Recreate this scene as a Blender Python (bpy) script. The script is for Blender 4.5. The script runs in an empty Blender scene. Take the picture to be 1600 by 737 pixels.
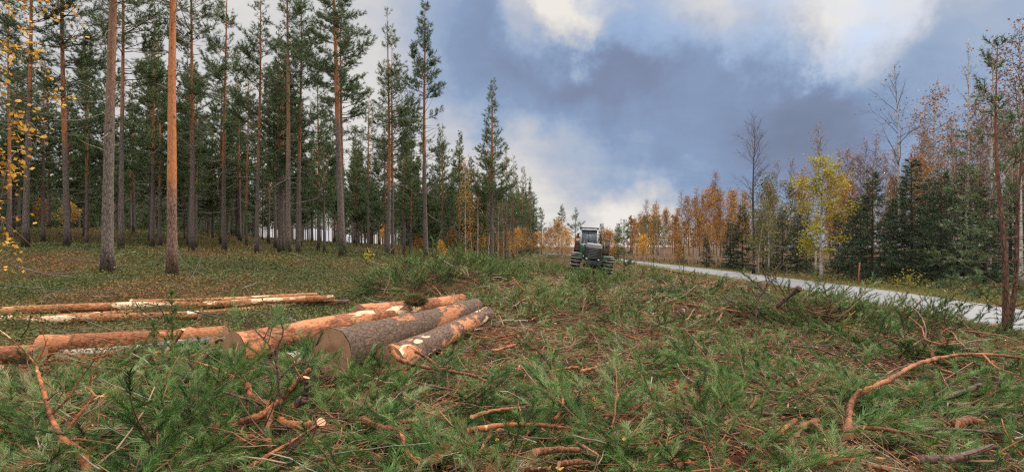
import bpy, math, random
import numpy as np
from mathutils import Vector, Matrix

sc = bpy.context.scene
COL = sc.collection
R = math.radians
rng = np.random.default_rng(7)
random.seed(7)

# ------------------------------------------------------------------ camera, sky, sun, exposure
CAMZ, HOR, F = 1.65, 384.0, 800.0            # eye height, horizon row and focal length in 1600 px units
cam_d = bpy.data.cameras.new("camera")
cam = bpy.data.objects.new("camera", cam_d)
COL.objects.link(cam)
cam.location = (0, 0, CAMZ)
cam.rotation_euler = (R(90), 0, 0)
cam_d.sensor_width = 36.0
cam_d.lens = 36.0 * F / 1600.0
cam_d.shift_y = (HOR - 368.5) / 1600.0
cam_d.clip_start, cam_d.clip_end = 0.1, 5000
sc.camera = cam

SUN_EL, SUN_AZ = R(38), R(62)                # azimuth clockwise from +Y (to the right and ahead)
sun_dir = Vector((math.sin(SUN_AZ) * math.cos(SUN_EL), math.cos(SUN_AZ) * math.cos(SUN_EL), math.sin(SUN_EL)))
sd = bpy.data.lights.new("sun", 'SUN')
sd.energy, sd.angle, sd.color = 2.6, R(12), (1.0, 0.90, 0.78)
so = bpy.data.objects.new("sun", sd)
COL.objects.link(so)
so.rotation_euler = sun_dir.to_track_quat('Z', 'Y').to_euler()
so.location = (30, 20, 40)

sc.view_settings.view_transform = 'Standard'
sc.view_settings.look = 'None'
sc.view_settings.gamma = 1.0
sc.view_settings.exposure = 0.33
sc.cycles.use_denoising = False
sc.cycles.filter_width = 1.3
sc.cycles.max_bounces = 5
sc.cycles.diffuse_bounces = 2
sc.cycles.transmission_bounces = 3
sc.cycles.transparent_max_bounces = 4

def pdir(px, py):
    return Vector(((px - 800) / F, 1.0, (HOR - py) / F)).normalized()

SKY_TOP, SKY_BACK = 3.4, 1.15     # how far the unseen sky overhead and behind the viewer is brightened

class G:
    """small helper for node graphs"""
    def __init__(s, tree):
        s.t = tree; s.n = tree.nodes; s.l = tree.links
    def node(s, typ, **kw):
        n = s.n.new(typ)
        for k, v in kw.items(): setattr(n, k, v)
        return n
    def put(s, sock, v):
        if isinstance(v, bpy.types.NodeSocket): s.l.new(v, sock)
        elif v is not None: sock.default_value = v
    def math(s, op, a, b=None, c=None, clamp=False):
        n = s.node('ShaderNodeMath', operation=op); n.use_clamp = clamp
        for i, v in enumerate((a, b, c)):
            if v is not None: s.put(n.inputs[i], v)
        return n.outputs[0]
    def vmath(s, op, a, b=None):
        n = s.node('ShaderNodeVectorMath', operation=op)
        s.put(n.inputs[0], a)
        if b is not None: s.put(n.inputs[1], b)
        return n.outputs['Value'] if op in ('DOT_PRODUCT', 'LENGTH') else n.outputs['Vector']
    def rng(s, v, a, b, c=0.0, d=1.0, smooth=True):
        n = s.node('ShaderNodeMapRange', interpolation_type='SMOOTHSTEP' if smooth else 'LINEAR')
        for i, x in enumerate((v, a, b, c, d)): s.put(n.inputs[i], x)
        return n.outputs[0]
    def noise(s, vec, scale, detail=4, rough=0.55, dist=0.0):
        n = s.node('ShaderNodeTexNoise')
        if vec is not None: s.put(n.inputs['Vector'], vec)
        n.inputs['Scale'].default_value = scale; n.inputs['Detail'].default_value = detail
        n.inputs['Roughness'].default_value = rough; n.inputs['Distortion'].default_value = dist
        return n.outputs['Fac'], n.outputs['Color']
    def ramp(s, fac, stops):
        n = s.node('ShaderNodeValToRGB'); e = n.color_ramp.elements
        while len(e) < len(stops): e.new(0.5)
        for k, (p, c) in enumerate(stops):
            e[k].position = p; e[k].color = (*c, 1)
        s.put(n.inputs[0], fac)
        return n.outputs[0]
    def mix(s, fac, a, b, blend='MIX'):
        n = s.node('ShaderNodeMix', data_type='RGBA', blend_type=blend)
        s.put(n.inputs[0], fac)
        for i, v in ((6, a), (7, b)):
            if isinstance(v, tuple): v = (*v[:3], 1)
            s.put(n.inputs[i], v)
        return n.outputs[2]
    def mapping(s, vec, scale=(1, 1, 1), loc=(0, 0, 0)):
        n = s.node('ShaderNodeMapping'); s.put(n.inputs[0], vec)
        n.inputs['Scale'].default_value = scale; n.inputs['Location'].default_value = loc
        return n.outputs[0]
    def sep(s, v):
        n = s.node('ShaderNodeSeparateXYZ'); s.put(n.inputs[0], v); return n.outputs
    def comb(s, x, y, z):
        n = s.node('ShaderNodeCombineXYZ')
        for i, v in enumerate((x, y, z)): s.put(n.inputs[i], v)
        return n.outputs[0]

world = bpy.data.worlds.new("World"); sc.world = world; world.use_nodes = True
world.node_tree.nodes.clear()
g = G(world.node_tree)
d = g.node('ShaderNodeTexCoord').outputs['Generated']
dx, dy, dz = g.sep(d)
sky = g.node('ShaderNodeTexSky', sky_type='NISHITA')
sky.sun_disc = False; sky.sun_elevation = SUN_EL; sky.sun_rotation = SUN_AZ
zz = g.math('ADD', g.math('MAXIMUM', dz, 0.0), 0.16)
flat = g.comb(g.math('DIVIDE', dx, zz), g.math('DIVIDE', dy, zz), 0.0)       # the cloud layer seen from below
n1, _ = g.noise(flat, 0.62, 7, 0.56, 0.35)
n2, _ = g.noise(g.mapping(flat, (0.5, 1.5, 1), (3.1, 1.7, 0)), 1.5, 5, 0.55, 0.2)
n3, n3c = g.noise(d, 5.0, 7, 0.62)
n4, _ = g.noise(flat, 2.1, 6, 0.6, 0.6)
warp = g.node('ShaderNodeVectorMath', operation='SCALE'); g.put(warp.inputs[0], g.vmath('SUBTRACT', n3c, (0.5, 0.5, 0.5))); warp.inputs['Scale'].default_value = 0.30
dw = g.vmath('NORMALIZE', g.vmath('ADD', d, warp.outputs[0]))
field = g.math('ADD', 0.50, g.math('MULTIPLY', g.math('SUBTRACT', n1, 0.5), 0.42))
field = g.math('ADD', field, g.math('MULTIPLY', g.math('SUBTRACT', n2, 0.5), 0.22))
LOBES = [  # bearing given as a direction, angular radius in degrees, amount (cloud bank thickness)
    (860, 160, 14, -0.24), (900, 200, 9, -0.12), (1000, 215, 9, -0.16), (1120, 215, 9, -0.10), (1060, 190, 13, -0.20), (1250, 120, 8, -0.12), (750, 30, 9, -0.22), (1000, 80, 6, -0.06), (1130, 150, 9, -0.12), (1430, 120, 8, -0.10), (1150, 265, 10, -0.10), (815, 80, 7, -0.20), (1300, 250, 12, -0.05), (950, 120, 6, -0.10),
    (880, 0, 5.5, 0.62), (945, 34, 3.6, 0.44), (1120, 0, 9, 0.48), (1065, 45, 4, 0.16), (1360, 8, 4.5, 0.44), (1400, 165, 8, -0.14), (1270, 48, 3.0, 0.20), (1440, 10, 6, 0.14), (1560, 60, 6, -0.04), (1560, 260, 10, 0.10),
    (850, 280, 9, 0.24), (960, 285, 10, 0.34), (1070, 290, 8, 0.26), (900, 352, 5, 0.14), (1000, 352, 5, 0.44), (450, 200, 26, 0.24), (250, 60, 20, 0.10), (660, 260, 12, 0.14), (980, 312, 3.5, -0.16), (860, 315, 4, -0.08)]
for px, py, w, a in LOBES:
    v = pdir(px, py)
    dot = g.vmath('DOT_PRODUCT', dw, (v.x, v.y, v.z))
    field = g.math('ADD', field, g.rng(dot, math.cos(R(w * 1.5)), math.cos(R(w * 0.15)), 0.0, a))
field = g.math('ADD', field, g.math('MULTIPLY', g.math('SUBTRACT', n3, 0.5), 0.30))
field = g.math('ADD', field, g.math('MULTIPLY', g.math('SUBTRACT', n4, 0.5), 0.34))
cloud = g.ramp(g.rng(field, -0.35, 1.05, smooth=False), [(0.0, (0.20, 0.245, 0.35)), (0.22, (0.235, 0.295, 0.45)), (0.42, (0.275, 0.375, 0.57)), (0.57, (0.38, 0.48, 0.655)), (0.70, (0.54, 0.58, 0.68)), (0.85, (0.76, 0.745, 0.735)), (1.0, (0.93, 0.89, 0.83))])
holes = None
for px, py, w in ((1050, 12, 8), (1180, 30, 6), (1330, -40, 8)):
    v = pdir(px, py)
    h = g.rng(g.vmath('DOT_PRODUCT', dw, (v.x, v.y, v.z)), math.cos(R(w)), math.cos(R(w * 0.3)), 0.0, 0.75)
    holes = h if holes is None else g.math('MAXIMUM', holes, h)
holes = g.math('MULTIPLY', holes, g.rng(n3, 0.38, 0.6, 0.15, 1.0))
ten = g.node('ShaderNodeVectorMath', operation='SCALE'); g.put(ten.inputs[0], cloud); ten.inputs['Scale'].default_value = 7.3
skyc = g.node('ShaderNodeVectorMath', operation='SCALE'); g.put(skyc.inputs[0], sky.outputs[0]); skyc.inputs['Scale'].default_value = 1.0
col = g.mix(holes, ten.outputs[0], skyc.outputs[0])
col = g.mix(g.rng(dz, 0.42, 0.8, 0.0, 0.85), col, (9.2, 8.7, 8.0))       # unseen cloud overhead, added pale and warm as soft light for the ground
col = g.mix(g.rng(dy, -0.05, -0.6, 0.0, 0.8), col, (8.6, 8.2, 7.7))  # unseen sky behind the viewer, paled likewise as added light
# out-of-view sky overhead and behind the viewer, raised to light the ground
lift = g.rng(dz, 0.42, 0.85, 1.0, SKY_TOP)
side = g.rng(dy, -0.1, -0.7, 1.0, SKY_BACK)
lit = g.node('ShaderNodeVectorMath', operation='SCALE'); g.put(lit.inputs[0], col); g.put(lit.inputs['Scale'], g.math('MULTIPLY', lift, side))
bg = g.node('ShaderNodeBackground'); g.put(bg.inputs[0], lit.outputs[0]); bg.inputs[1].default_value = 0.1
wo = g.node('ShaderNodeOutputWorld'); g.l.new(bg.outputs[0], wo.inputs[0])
# ------------------------------------------------------------------ mesh builder
def unit(v):
    return v / np.maximum(np.linalg.norm(v, axis=-1, keepdims=True), 1e-9)

class MB:
    def __init__(s):
        s.V, s.T, s.F3, s.F4, s.M3, s.M4, s.n = [], [], [], [], [], [], 0
    def _add(s, V, tint):
        V = np.asarray(V, float).reshape(-1, 3)
        s.V.append(V)
        t = np.empty(len(V)); t[:] = tint
        s.T.append(t)
        b = s.n; s.n += len(V)
        return b
    def raw(s, V, F, mat=0, tint=0.5):
        F = np.asarray(F, int); b = s._add(V, tint)
        (s.F3 if F.shape[1] == 3 else s.F4).append(F + b)
        (s.M3 if F.shape[1] == 3 else s.M4).append(np.full(len(F), mat))
    def tris(s, P, mat=0, tint=0.5):           # P (n,3,3), tint scalar or (n,)
        n = len(P)
        s.raw(P.reshape(-1, 3), np.arange(3 * n).reshape(n, 3), mat, np.repeat(tint, 3) if np.ndim(tint) else tint)
    def quads(s, P, mat=0, tint=0.5):
        n = len(P)
        s.raw(P.reshape(-1, 3), np.arange(4 * n).reshape(n, 4), mat, np.repeat(tint, 4) if np.ndim(tint) else tint)
    def tube(s, pts, rad, sides=6, mat=0, tint=0.5, cap=True, bump=0.0, r=None):
        pts = np.asarray(pts, float); k = len(pts)
        rad = np.broadcast_to(np.asarray(rad, float), (k,))
        t = np.gradient(pts, axis=0); t = unit(t)
        ref = np.array([0.0, 0, 1]) if abs(t[:, 2]).mean() < 0.85 else np.array([1.0, 0, 0])
        u = unit(np.cross(t, ref)); w = np.cross(t, u)
        a = np.arange(sides) / sides * 2 * np.pi
        rr = np.repeat(rad[:, None], sides, 1)
        if bump and r is not None: rr = rr * (1 + bump * r.normal(size=rr.shape))
        P = pts[:, None] + rr[..., None] * (np.cos(a)[None, :, None] * u[:, None] + np.sin(a)[None, :, None] * w[:, None])
        i = np.arange(k - 1)[:, None] * sides; j = np.arange(sides)[None]; jn = (j + 1) % sides
        Fq = np.stack([i + j, i + sides + j, i + sides + jn, i + jn], -1).reshape(-1, 4)
        b = s._add(P, tint)
        s.F4.append(Fq + b); s.M4.append(np.full(len(Fq), mat))
        if cap:
            for row, flip in ((0, False), (k - 1, True)):
                c = s._add(pts[row][None], tint)
                jj = np.arange(sides); base = b + row * sides
                f = np.stack([np.full(sides, c), base + jj, base + (jj + 1) % sides], -1)
                if flip: f = f[:, ::-1]
                s.F3.append(f); s.M3.append(np.full(sides, mat))
    def box(s, lo, hi, mat=0, tint=0.5):
        x0, y0, z0 = lo; x1, y1, z1 = hi
        V = [(x0, y0, z0), (x1, y0, z0), (x1, y1, z0), (x0, y1, z0), (x0, y0, z1), (x1, y0, z1), (x1, y1, z1), (x0, y1, z1)]
        s.raw(V, [(0, 3, 2, 1), (4, 5, 6, 7), (0, 1, 5, 4), (1, 2, 6, 5), (2, 3, 7, 6), (3, 0, 4, 7)], mat, tint)
    def mesh(s, name, mats, smooth=True):
        me = bpy.data.meshes.new(name)
        V = np.concatenate(s.V).astype(np.float32); T = np.concatenate(s.T).astype(np.float32)
        F3 = np.concatenate(s.F3) if s.F3 else np.zeros((0, 3), int)
        F4 = np.concatenate(s.F4) if s.F4 else np.zeros((0, 4), int)
        M = np.concatenate([*(s.M3 or [np.zeros(0, int)]), *(s.M4 or [np.zeros(0, int)])])
        me.vertices.add(len(V)); me.vertices.foreach_set('co', V.ravel())
        L = np.concatenate([F3.ravel(), F4.ravel()]).astype(np.int32)
        me.loops.add(len(L)); me.loops.foreach_set('vertex_index', L)
        n3, n4 = len(F3), len(F4)
        me.polygons.add(n3 + n4)
        st = np.concatenate([np.arange(n3) * 3, n3 * 3 + np.arange(n4) * 4]).astype(np.int32)
        me.polygons.foreach_set('loop_start', st)
        me.polygons.foreach_set('material_index', M.astype(np.int32))
        if smooth: me.polygons.foreach_set('use_smooth', np.ones(n3 + n4, bool))
        at = me.attributes.new('tint', 'FLOAT', 'POINT'); at.data.foreach_set('value', T)
        for m in (mats if isinstance(mats, (list, tuple)) else [mats]): me.materials.append(m)
        me.update(calc_edges=True)
        return me
    def build(s, name, mats, parent=None, smooth=True):
        return link(name, s.mesh(name, mats, smooth), parent)

def link(name, me, parent=None):
    o = bpy.data.objects.new(name, me); COL.objects.link(o)
    if parent is not None: o.parent = parent
    return o
def tag(o, label=None, cat=None, group=None, kind=None):
    for k, v in (('label', label), ('category', cat), ('group', group), ('kind', kind)):
        if v: o[k] = v
    return o
def empty(name, loc=(0, 0, 0), rz=0.0, label=None, cat=None, group=None):
    o = bpy.data.objects.new(name, None); COL.objects.link(o)
    o.empty_display_size = 0.3
    o.location = loc; o.rotation_euler = (0, 0, rz)
    return tag(o, label, cat, group)

# ------------------------------------------------------------------ materials
def material(name, rough=0.7, spec=0.3, trans=0.0):
    m = bpy.data.materials.new(name); m.use_nodes = True
    m.node_tree.nodes.clear()
    q = G(m.node_tree)
    p = q.node('ShaderNodeBsdfPrincipled'); p.inputs['Roughness'].default_value = rough
    p.inputs['Specular IOR Level'].default_value = spec
    o = q.node('ShaderNodeOutputMaterial')
    q.p, q.o = p, o
    if trans:
        tr = q.node('ShaderNodeBsdfTranslucent'); mx = q.node('ShaderNodeMixShader'); mx.inputs[0].default_value = trans
        q.l.new(p.outputs[0], mx.inputs[1]); q.l.new(tr.outputs[0], mx.inputs[2]); q.l.new(mx.outputs[0], o.inputs[0])
        q.tr = tr
    else:
        q.l.new(p.outputs[0], o.inputs[0]); q.tr = None
    return m, q
def setcol(q, c):
    q.put(q.p.inputs['Base Color'], c if isinstance(c, bpy.types.NodeSocket) else (*c, 1))
    if q.tr is not None: q.put(q.tr.inputs[0], c if isinstance(c, bpy.types.NodeSocket) else (*c, 1))
def bump(q, h, strength=0.5, dist=0.02):
    b = q.node('ShaderNodeBump'); b.inputs['Strength'].default_value = strength; b.inputs['Distance'].default_value = dist
    q.put(b.inputs['Height'], h); q.l.new(b.outputs[0], q.p.inputs['Normal'])
def tinted(name, stops, rough=0.6, spec=0.25, trans=0.0, objvar=0.12):
    m, q = material(name, rough, spec, trans)
    a = q.node('ShaderNodeAttribute', attribute_name='tint')
    f = a.outputs['Fac']
    if objvar:
        oi = q.node('ShaderNodeObjectInfo')
        f = q.math('ADD', f, q.math('MULTIPLY', q.math('SUBTRACT', oi.outputs['Random'], 0.5), objvar))
    setcol(q, q.ramp(f, stops))
    return m
def plain(name, col, rough=0.5, spec=0.4, metal=0.0, dirt=0.25):
    m, q = material(name, rough, spec)
    tc = q.node('ShaderNodeTexCoord').outputs['Object']
    n, _ = q.noise(tc, 5.0, 5, 0.65)
    setcol(q, q.mix(q.rng(n, 0.42, 0.75, 0, dirt), col, (0.09, 0.07, 0.05)))
    q.p.inputs['Metallic'].default_value = metal
    return m

M_NEEDLE = tinted('pine_needles', [(0, (0.028, 0.052, 0.020)), (0.35, (0.060, 0.100, 0.036)), (0.7, (0.105, 0.155, 0.055)), (1, (0.17, 0.20, 0.085))], 0.5, 0.35, 0.2)
M_BRASH = tinted('cut_pine_needles', [(0, (0.018, 0.044, 0.011)), (0.3, (0.054, 0.126, 0.025)), (0.6, (0.140, 0.235, 0.056)), (0.80, (0.25, 0.31, 0.17)), (0.88, (0.20, 0.18, 0.08)), (1, (0.24, 0.12, 0.05))], 0.55, 0.22, 0.2, 0)
M_SPRUCE = tinted('spruce_needles', [(0, (0.014, 0.030, 0.016)), (0.5, (0.032, 0.058, 0.027)), (1, (0.07, 0.10, 0.04))], 0.55, 0.25, 0.08)
M_ORANGE = tinted('orange_leaves', [(0, (0.17, 0.080, 0.025)), (0.5, (0.34, 0.165, 0.042)), (1, (0.52, 0.29, 0.07))], 0.6, 0.2, 0.35, 0.5)
M_RUSSET = tinted('russet_leaves', [(0, (0.11, 0.055, 0.030)), (0.5, (0.22, 0.105, 0.05)), (1, (0.34, 0.18, 0.08))], 0.6, 0.2, 0.3, 0.4)
M_YELLOW = tinted('yellow_leaves', [(0, (0.17, 0.14, 0.015)), (0.5, (0.34, 0.29, 0.03)), (1, (0.52, 0.44, 0.06))], 0.6, 0.2, 0.35, 0.2)
M_GOLD = tinted('golden_leaves', [(0, (0.33, 0.15, 0.02)), (0.5, (0.55, 0.29, 0.045)), (1, (0.72, 0.43, 0.08))], 0.6, 0.2, 0.35, 0.2)
M_OLIVE = tinted('olive_leaves', [(0, (0.05, 0.06, 0.018)), (0.5, (0.11, 0.115, 0.035)), (1, (0.24, 0.21, 0.06))], 0.6, 0.2, 0.3, 0.3)
M_HERB = tinted('blueberry_leaves', [(0, (0.035, 0.048, 0.014)), (0.42, (0.080, 0.105, 0.027)), (0.6, (0.115, 0.118, 0.034)), (0.78, (0.17, 0.088, 0.038)), (1, (0.21, 0.11, 0.045))], 0.6, 0.2, 0.2, 0)
M_LITTER = tinted('fallen_leaf', [(0, (0.17, 0.075, 0.03)), (0.4, (0.32, 0.15, 0.05)), (0.8, (0.5, 0.33, 0.08)), (1, (0.55, 0.45, 0.2))], 0.7, 0.2, 0.15, 0)
M_GRASS = tinted('verge_grass', [(0, (0.06, 0.075, 0.02)), (0.5, (0.17, 0.16, 0.05)), (1, (0.36, 0.27, 0.10))], 0.65, 0.2, 0.2, 0)
M_TWIG = tinted('twig_bark', [(0, (0.045, 0.030, 0.022)), (0.5, (0.14, 0.075, 0.042)), (0.8, (0.27, 0.13, 0.06)), (1, (0.30, 0.27, 0.23))], 0.8, 0.2, 0, 0.2)
M_CHIP = tinted('fresh_wood', [(0, (0.15, 0.055, 0.026)), (0.4, (0.28, 0.105, 0.045)), (0.7, (0.46, 0.22, 0.11)), (1, (0.62, 0.44, 0.29))], 0.75, 0.2, 0, 0)
M_GREYTWIG = tinted('grey_twig_bark', [(0, (0.05, 0.04, 0.035)), (0.5, (0.12, 0.10, 0.085)), (1, (0.26, 0.23, 0.2))], 0.8, 0.2, 0, 0.3)

def bark_material(name, low, high, z0, zvar, trans=1.6, scale=9.0, white=False):
    m, q = material(name, 0.85, 0.2)
    tc = q.node('ShaderNodeTexCoord').outputs['Object']
    x, y, z = q.sep(tc)
    oi = q.node('ShaderNodeObjectInfo')
    big, _ = q.noise(q.mapping(tc, (1.2, 1.2, 0.5)), 2.0, 4, 0.6)
    vor = q.node('ShaderNodeTexVoronoi', feature='DISTANCE_TO_EDGE'); q.put(vor.inputs['Vector'], q.mapping(tc, (1, 1, 0.28))); vor.inputs['Scale'].default_value = scale * 1.6
    fine, _ = q.noise(q.mapping(tc, (1, 1, 0.35)), scale * 4, 5, 0.65)
    if white:
        st, _ = q.noise(q.mapping(tc, (1, 1, 6)), 7, 4, 0.6)
        c = q.mix(q.rng(st, 0.5, 0.62), high, low)
        c = q.mix(q.rng(z, 0.1, 0.9, 0.7, 0.0), c, (0.07, 0.055, 0.045))
    else:
        zz = q.math('ADD', z, q.math('MULTIPLY', q.math('SUBTRACT', big, 0.5), 3.2))
        zt = q.math('ADD', z0, q.math('MULTIPLY', oi.outputs['Random'], zvar))
        f = q.rng(q.math('SUBTRACT', zz, zt), 0.0, trans)
        lo = q.mix(q.rng(fine, 0.35, 0.7), tuple(v * 0.55 for v in low), tuple(v * 1.5 for v in low))
        lo = q.mix(q.rng(big, 0.52, 0.75, 0, 0.5), lo, (0.17, 0.18, 0.14))
        hi = q.mix(q.rng(fine, 0.35, 0.7), tuple(v * 0.7 for v in high), tuple(v * 1.25 for v in high))
        c = q.mix(f, lo, hi)
        kv = q.node('ShaderNodeTexVoronoi', feature='F1'); q.put(kv.inputs['Vector'], q.mapping(tc, (1, 1, 0.7), (0.3, 0.2, 0.1))); kv.inputs['Scale'].default_value = 4.2
        c = q.mix(q.rng(q.math('ADD', kv.outputs['Distance'], q.math('MULTIPLY', q.math('SUBTRACT', fine, 0.5), 0.08)), 0.10, 0.17, 0.85, 0.0), c, (0.05, 0.034, 0.028))
        crack = q.rng(vor.outputs['Distance'], 0.0, 0.12, 0.45, 1.0)
        crack = q.math('ADD', crack, q.math('MULTIPLY', q.math('SUBTRACT', 1.0, crack), f), clamp=True)
        k = q.node('ShaderNodeVectorMath', operation='SCALE'); q.put(k.inputs[0], c); q.put(k.inputs['Scale'], crack); c = k.outputs[0]
    setcol(q, c)
    bump(q, q.math('ADD', q.math('MULTIPLY', vor.outputs['Distance'], 1.2), fine), 0.7, 0.025)
    return m
M_PINEBARK = bark_material('pine_bark', (0.125, 0.098, 0.085), (0.30, 0.125, 0.062), 2.6, 4.2)
M_PINEORANGE = bark_material('orange_pine_bark', (0.19, 0.115, 0.085), (0.41, 0.16, 0.068), 2.2, 0.3, 1.2)
M_PINEGREY = bark_material('grey_pine_bark', (0.150, 0.120, 0.101), (0.24, 0.125, 0.08), 4.0, 0.4, 3.0)
M_BIRCHBARK = bark_material('birch_bark', (0.10, 0.085, 0.07), (0.44, 0.40, 0.35), 0, 0, white=True)
M_DARKBARK = bark_material('dark_bark', (0.055, 0.045, 0.04), (0.09, 0.07, 0.055), 2, 2)
M_REDBARK = bark_material('sapling_pine_bark', (0.14, 0.075, 0.055), (0.18, 0.08, 0.05), 1.5, 1)

def log_material(name, bark, under, peel_lo, patch, patch_lo):
    """log bark in the log's own space: axis along Z; patches of orange inner bark and of pale bare wood"""
    m, q = material(name, 0.8, 0.25)
    tc = q.node('ShaderNodeTexCoord').outputs['Object']
    oi = q.node('ShaderNodeObjectInfo')
    off = q.comb(0, 0, q.math('MULTIPLY', oi.outputs['Random'], 37.0))
    p = q.vmath('ADD', tc, off)
    big, _ = q.noise(q.mapping(p, (1, 1, 0.55)), 2.3, 4, 0.6)
    big2, _ = q.noise(q.mapping(p, (1, 1, 0.35), (5, 2, 1)), 2.6, 3, 0.6)
    fine, _ = q.noise(q.mapping(p, (1, 1, 0.4)), 42, 5, 0.7)
    mid, _ = q.noise(q.mapping(p, (1, 1, 0.5)), 13, 4, 0.65)
    vor = q.node('ShaderNodeTexVoronoi', feature='DISTANCE_TO_EDGE'); q.put(vor.inputs['Vector'], q.mapping(p, (1, 1, 0.45))); vor.inputs['Scale'].default_value = 16
    big = q.math('ADD', big, q.math('MULTIPLY', q.math('SUBTRACT', mid, 0.5), 0.28)); big2 = q.math('ADD', big2, q.math('MULTIPLY', q.math('SUBTRACT', mid, 0.5), 0.14))
    b = q.mix(q.rng(fine, 0.3, 0.72), tuple(v * 0.45 for v in bark), tuple(v * 1.6 for v in bark))
    b = q.mix(q.rng(mid, 0.55, 0.72, 0, 0.55), b, tuple(v * 2.1 + 0.02 for v in bark))
    u = q.mix(q.rng(fine, 0.3, 0.7), tuple(v * 0.65 for v in under), tuple(v * 1.3 for v in under))
    c = q.mix(q.rng(big, peel_lo, peel_lo + 0.05), b, u)
    c = q.mix(q.rng(big2, patch_lo, patch_lo + 0.025), c, q.mix(fine, tuple(v * 0.85 for v in patch), patch))
    crack = q.rng(vor.outputs['Distance'], 0.0, 0.10, 0.5, 1.0)
    k = q.node('ShaderNodeVectorMath', operation='SCALE'); q.put(k.inputs[0], c); q.put(k.inputs['Scale'], q.math('MAXIMUM', crack, q.rng(big, peel_lo - 0.02, peel_lo + 0.05)))
    setcol(q, k.outputs[0])
    bump(q, q.math('ADD', q.math('ADD', fine, q.math('MULTIPLY', mid, 1.2)), q.math('MULTIPLY', q.rng(big2, patch_lo, patch_lo + 0.03), -0.7)), 0.7, 0.02)
    return m
M_LOGDARK = log_material('rough_log_bark', (0.105, 0.066, 0.045), (0.34, 0.135, 0.058), 0.565, (0.70, 0.44, 0.27), 0.655)
M_LOGMIX = log_material('flaking_log_bark', (0.115, 0.070, 0.050), (0.40, 0.165, 0.075), 0.53, (0.76, 0.50, 0.31), 0.58)
M_LOGORANGE = log_material('orange_log_bark', (0.24, 0.088, 0.040), (0.41, 0.165, 0.075), 0.50, (0.74, 0.48, 0.30), 0.615)
M_LOGTHIN = log_material('thin_log_bark', (0.30, 0.125, 0.05), (0.42, 0.20, 0.09), 0.52, (0.76, 0.54, 0.36), 0.585)
M_LICHEN = log_material('lichen_log_bark', (0.12, 0.105, 0.09), (0.27, 0.27, 0.22), 0.47, (0.5, 0.33, 0.2), 0.72)
M_STICK = log_material('peeled_branch_bark', (0.17, 0.068, 0.032), (0.31, 0.118, 0.045), 0.50, (0.66, 0.42, 0.24), 0.66)
M_STICKDARK = log_material('branch_bark', (0.11, 0.065, 0.048), (0.26, 0.12, 0.06), 0.55, (0.55, 0.33, 0.18), 0.72)

m, q = material('cut_wood', 0.8, 0.2)
tc = q.node('ShaderNodeTexCoord').outputs['Object']
x, y, z = q.sep(tc)
nn, nc = q.noise(tc, 6, 4, 0.6)
oi = q.node('ShaderNodeObjectInfo')
rad = q.vmath('LENGTH', q.comb(x, y, 0))
rings = q.math('SINE', q.math('ADD', q.math('MULTIPLY', rad, 260.0), q.math('MULTIPLY', nn, 7.0)))
saw, _ = q.noise(q.mapping(tc, (3, 60, 3)), 2.0, 3, 0.6)
heart = q.rng(q.math('ADD', rad, q.math('MULTIPLY', nn, 0.05)), 0.10, 0.15)
c = q.mix(heart, (0.23, 0.115, 0.062), (0.33, 0.19, 0.115))
c = q.mix(q.math('MULTIPLY', q.math('ADD', q.math('MULTIPLY', rings, 0.5), 0.5), 0.45), c, (0.16, 0.078, 0.042))
c = q.mix(q.rng(saw, 0.5, 0.7, 0, 0.35), c, (0.42, 0.27, 0.175))
c = q.mix(q.rng(nn, 0.5, 0.7, 0, 0.65), c, (0.17, 0.085, 0.05))
ang = q.math('ARCTAN2', y, x); crk = q.math('ABSOLUTE', q.math('SINE', q.math('ADD', q.math('MULTIPLY', ang, 1.5), q.math('MULTIPLY', nn, 2.2))))
c = q.mix(q.math('MULTIPLY', q.rng(crk, 0.0, 0.05, 0.8, 0.0), q.rng(rad, 0.02, 0.06)), c, (0.05, 0.025, 0.015))
setcol(q, c); bump(q, q.math('ADD', saw, q.math('MULTIPLY', rings, 0.1)), 0.35, 0.006)
M_CUT = m
# ------------------------------------------------------------------ the lie of the land
CTRL = np.array([  # column, metres ahead, height
    (0, 3.7, 0), (800, 3.7, 0), (1600, 3.7, 0), (-300, 4, 0.05), (1900, 4, 0), (800, 7.5, 0), (300, 7.5, 0), (0, 7.5, 0.02), (1250, 7.5, 0.03), (1600, 7.5, 0.02),
    (0, 11, .08), (-300, 11, .2), (0, 15, .30), (170, 17, .67), (268, 16, .59), (300, 27, 1.15), (105, 25, 1.80), (40, 24, 1.65), (-250, 25, 1.9), (350, 32, 1.5), (450, 28, .95),
    (525, 26, 1.0), (605, 32, .90), (665, 32, .84), (770, 38, .60), (830, 55, .15), (250, 70, 3.4), (500, 70, 2.3), (0, 60, 3.3), (-300, 70, 3.6), (620, 70, 1.6),
    (600, 15, .50), (560, 12, .28), (480, 11, .18), (900, 39, -.98), (960, 41, -.98), (925, 36, -.95), (900, 24, -.1), (900, 14.5, .03), (1100, 14.5, 0), (1100, 26, -.02), (1600, 10.2, 0), (1300, 19, -.08),
    (985, 80, -.7), (1600, 14, -.05), (1600, 20, -.1), (1300, 27, -.12), (1150, 40, -.2), (1900, 25, 0), (1250, 60, -.3), (900, 120, -.6), (1500, 60, -.2), (1500, 120, 0), (300, 120, 3.6), (700, 90, 1.0)])
ROAD = np.array([(9.0, -30), (9.6, -10), (10.3, 2), (11.0, 8), (11.9, 14), (12.9, 21), (13.6, 30), (14.6, 45), (16.2, 68), (17.2, 90), (16.5, 120), (8, 160), (-20, 210)], float)
def road_dense():
    k = np.arange(len(ROAD)); t = np.linspace(0, len(ROAD) - 1, 160)
    P = np.stack([np.interp(t, k, ROAD[:, 0]), np.interp(t, k, ROAD[:, 1])], 1)
    for _ in range(12):
        P[1:-1] = 0.25 * P[:-2] + 0.5 * P[1:-1] + 0.25 * P[2:]
    return P
RP = road_dense()
ROAD_W = 3.0
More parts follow.
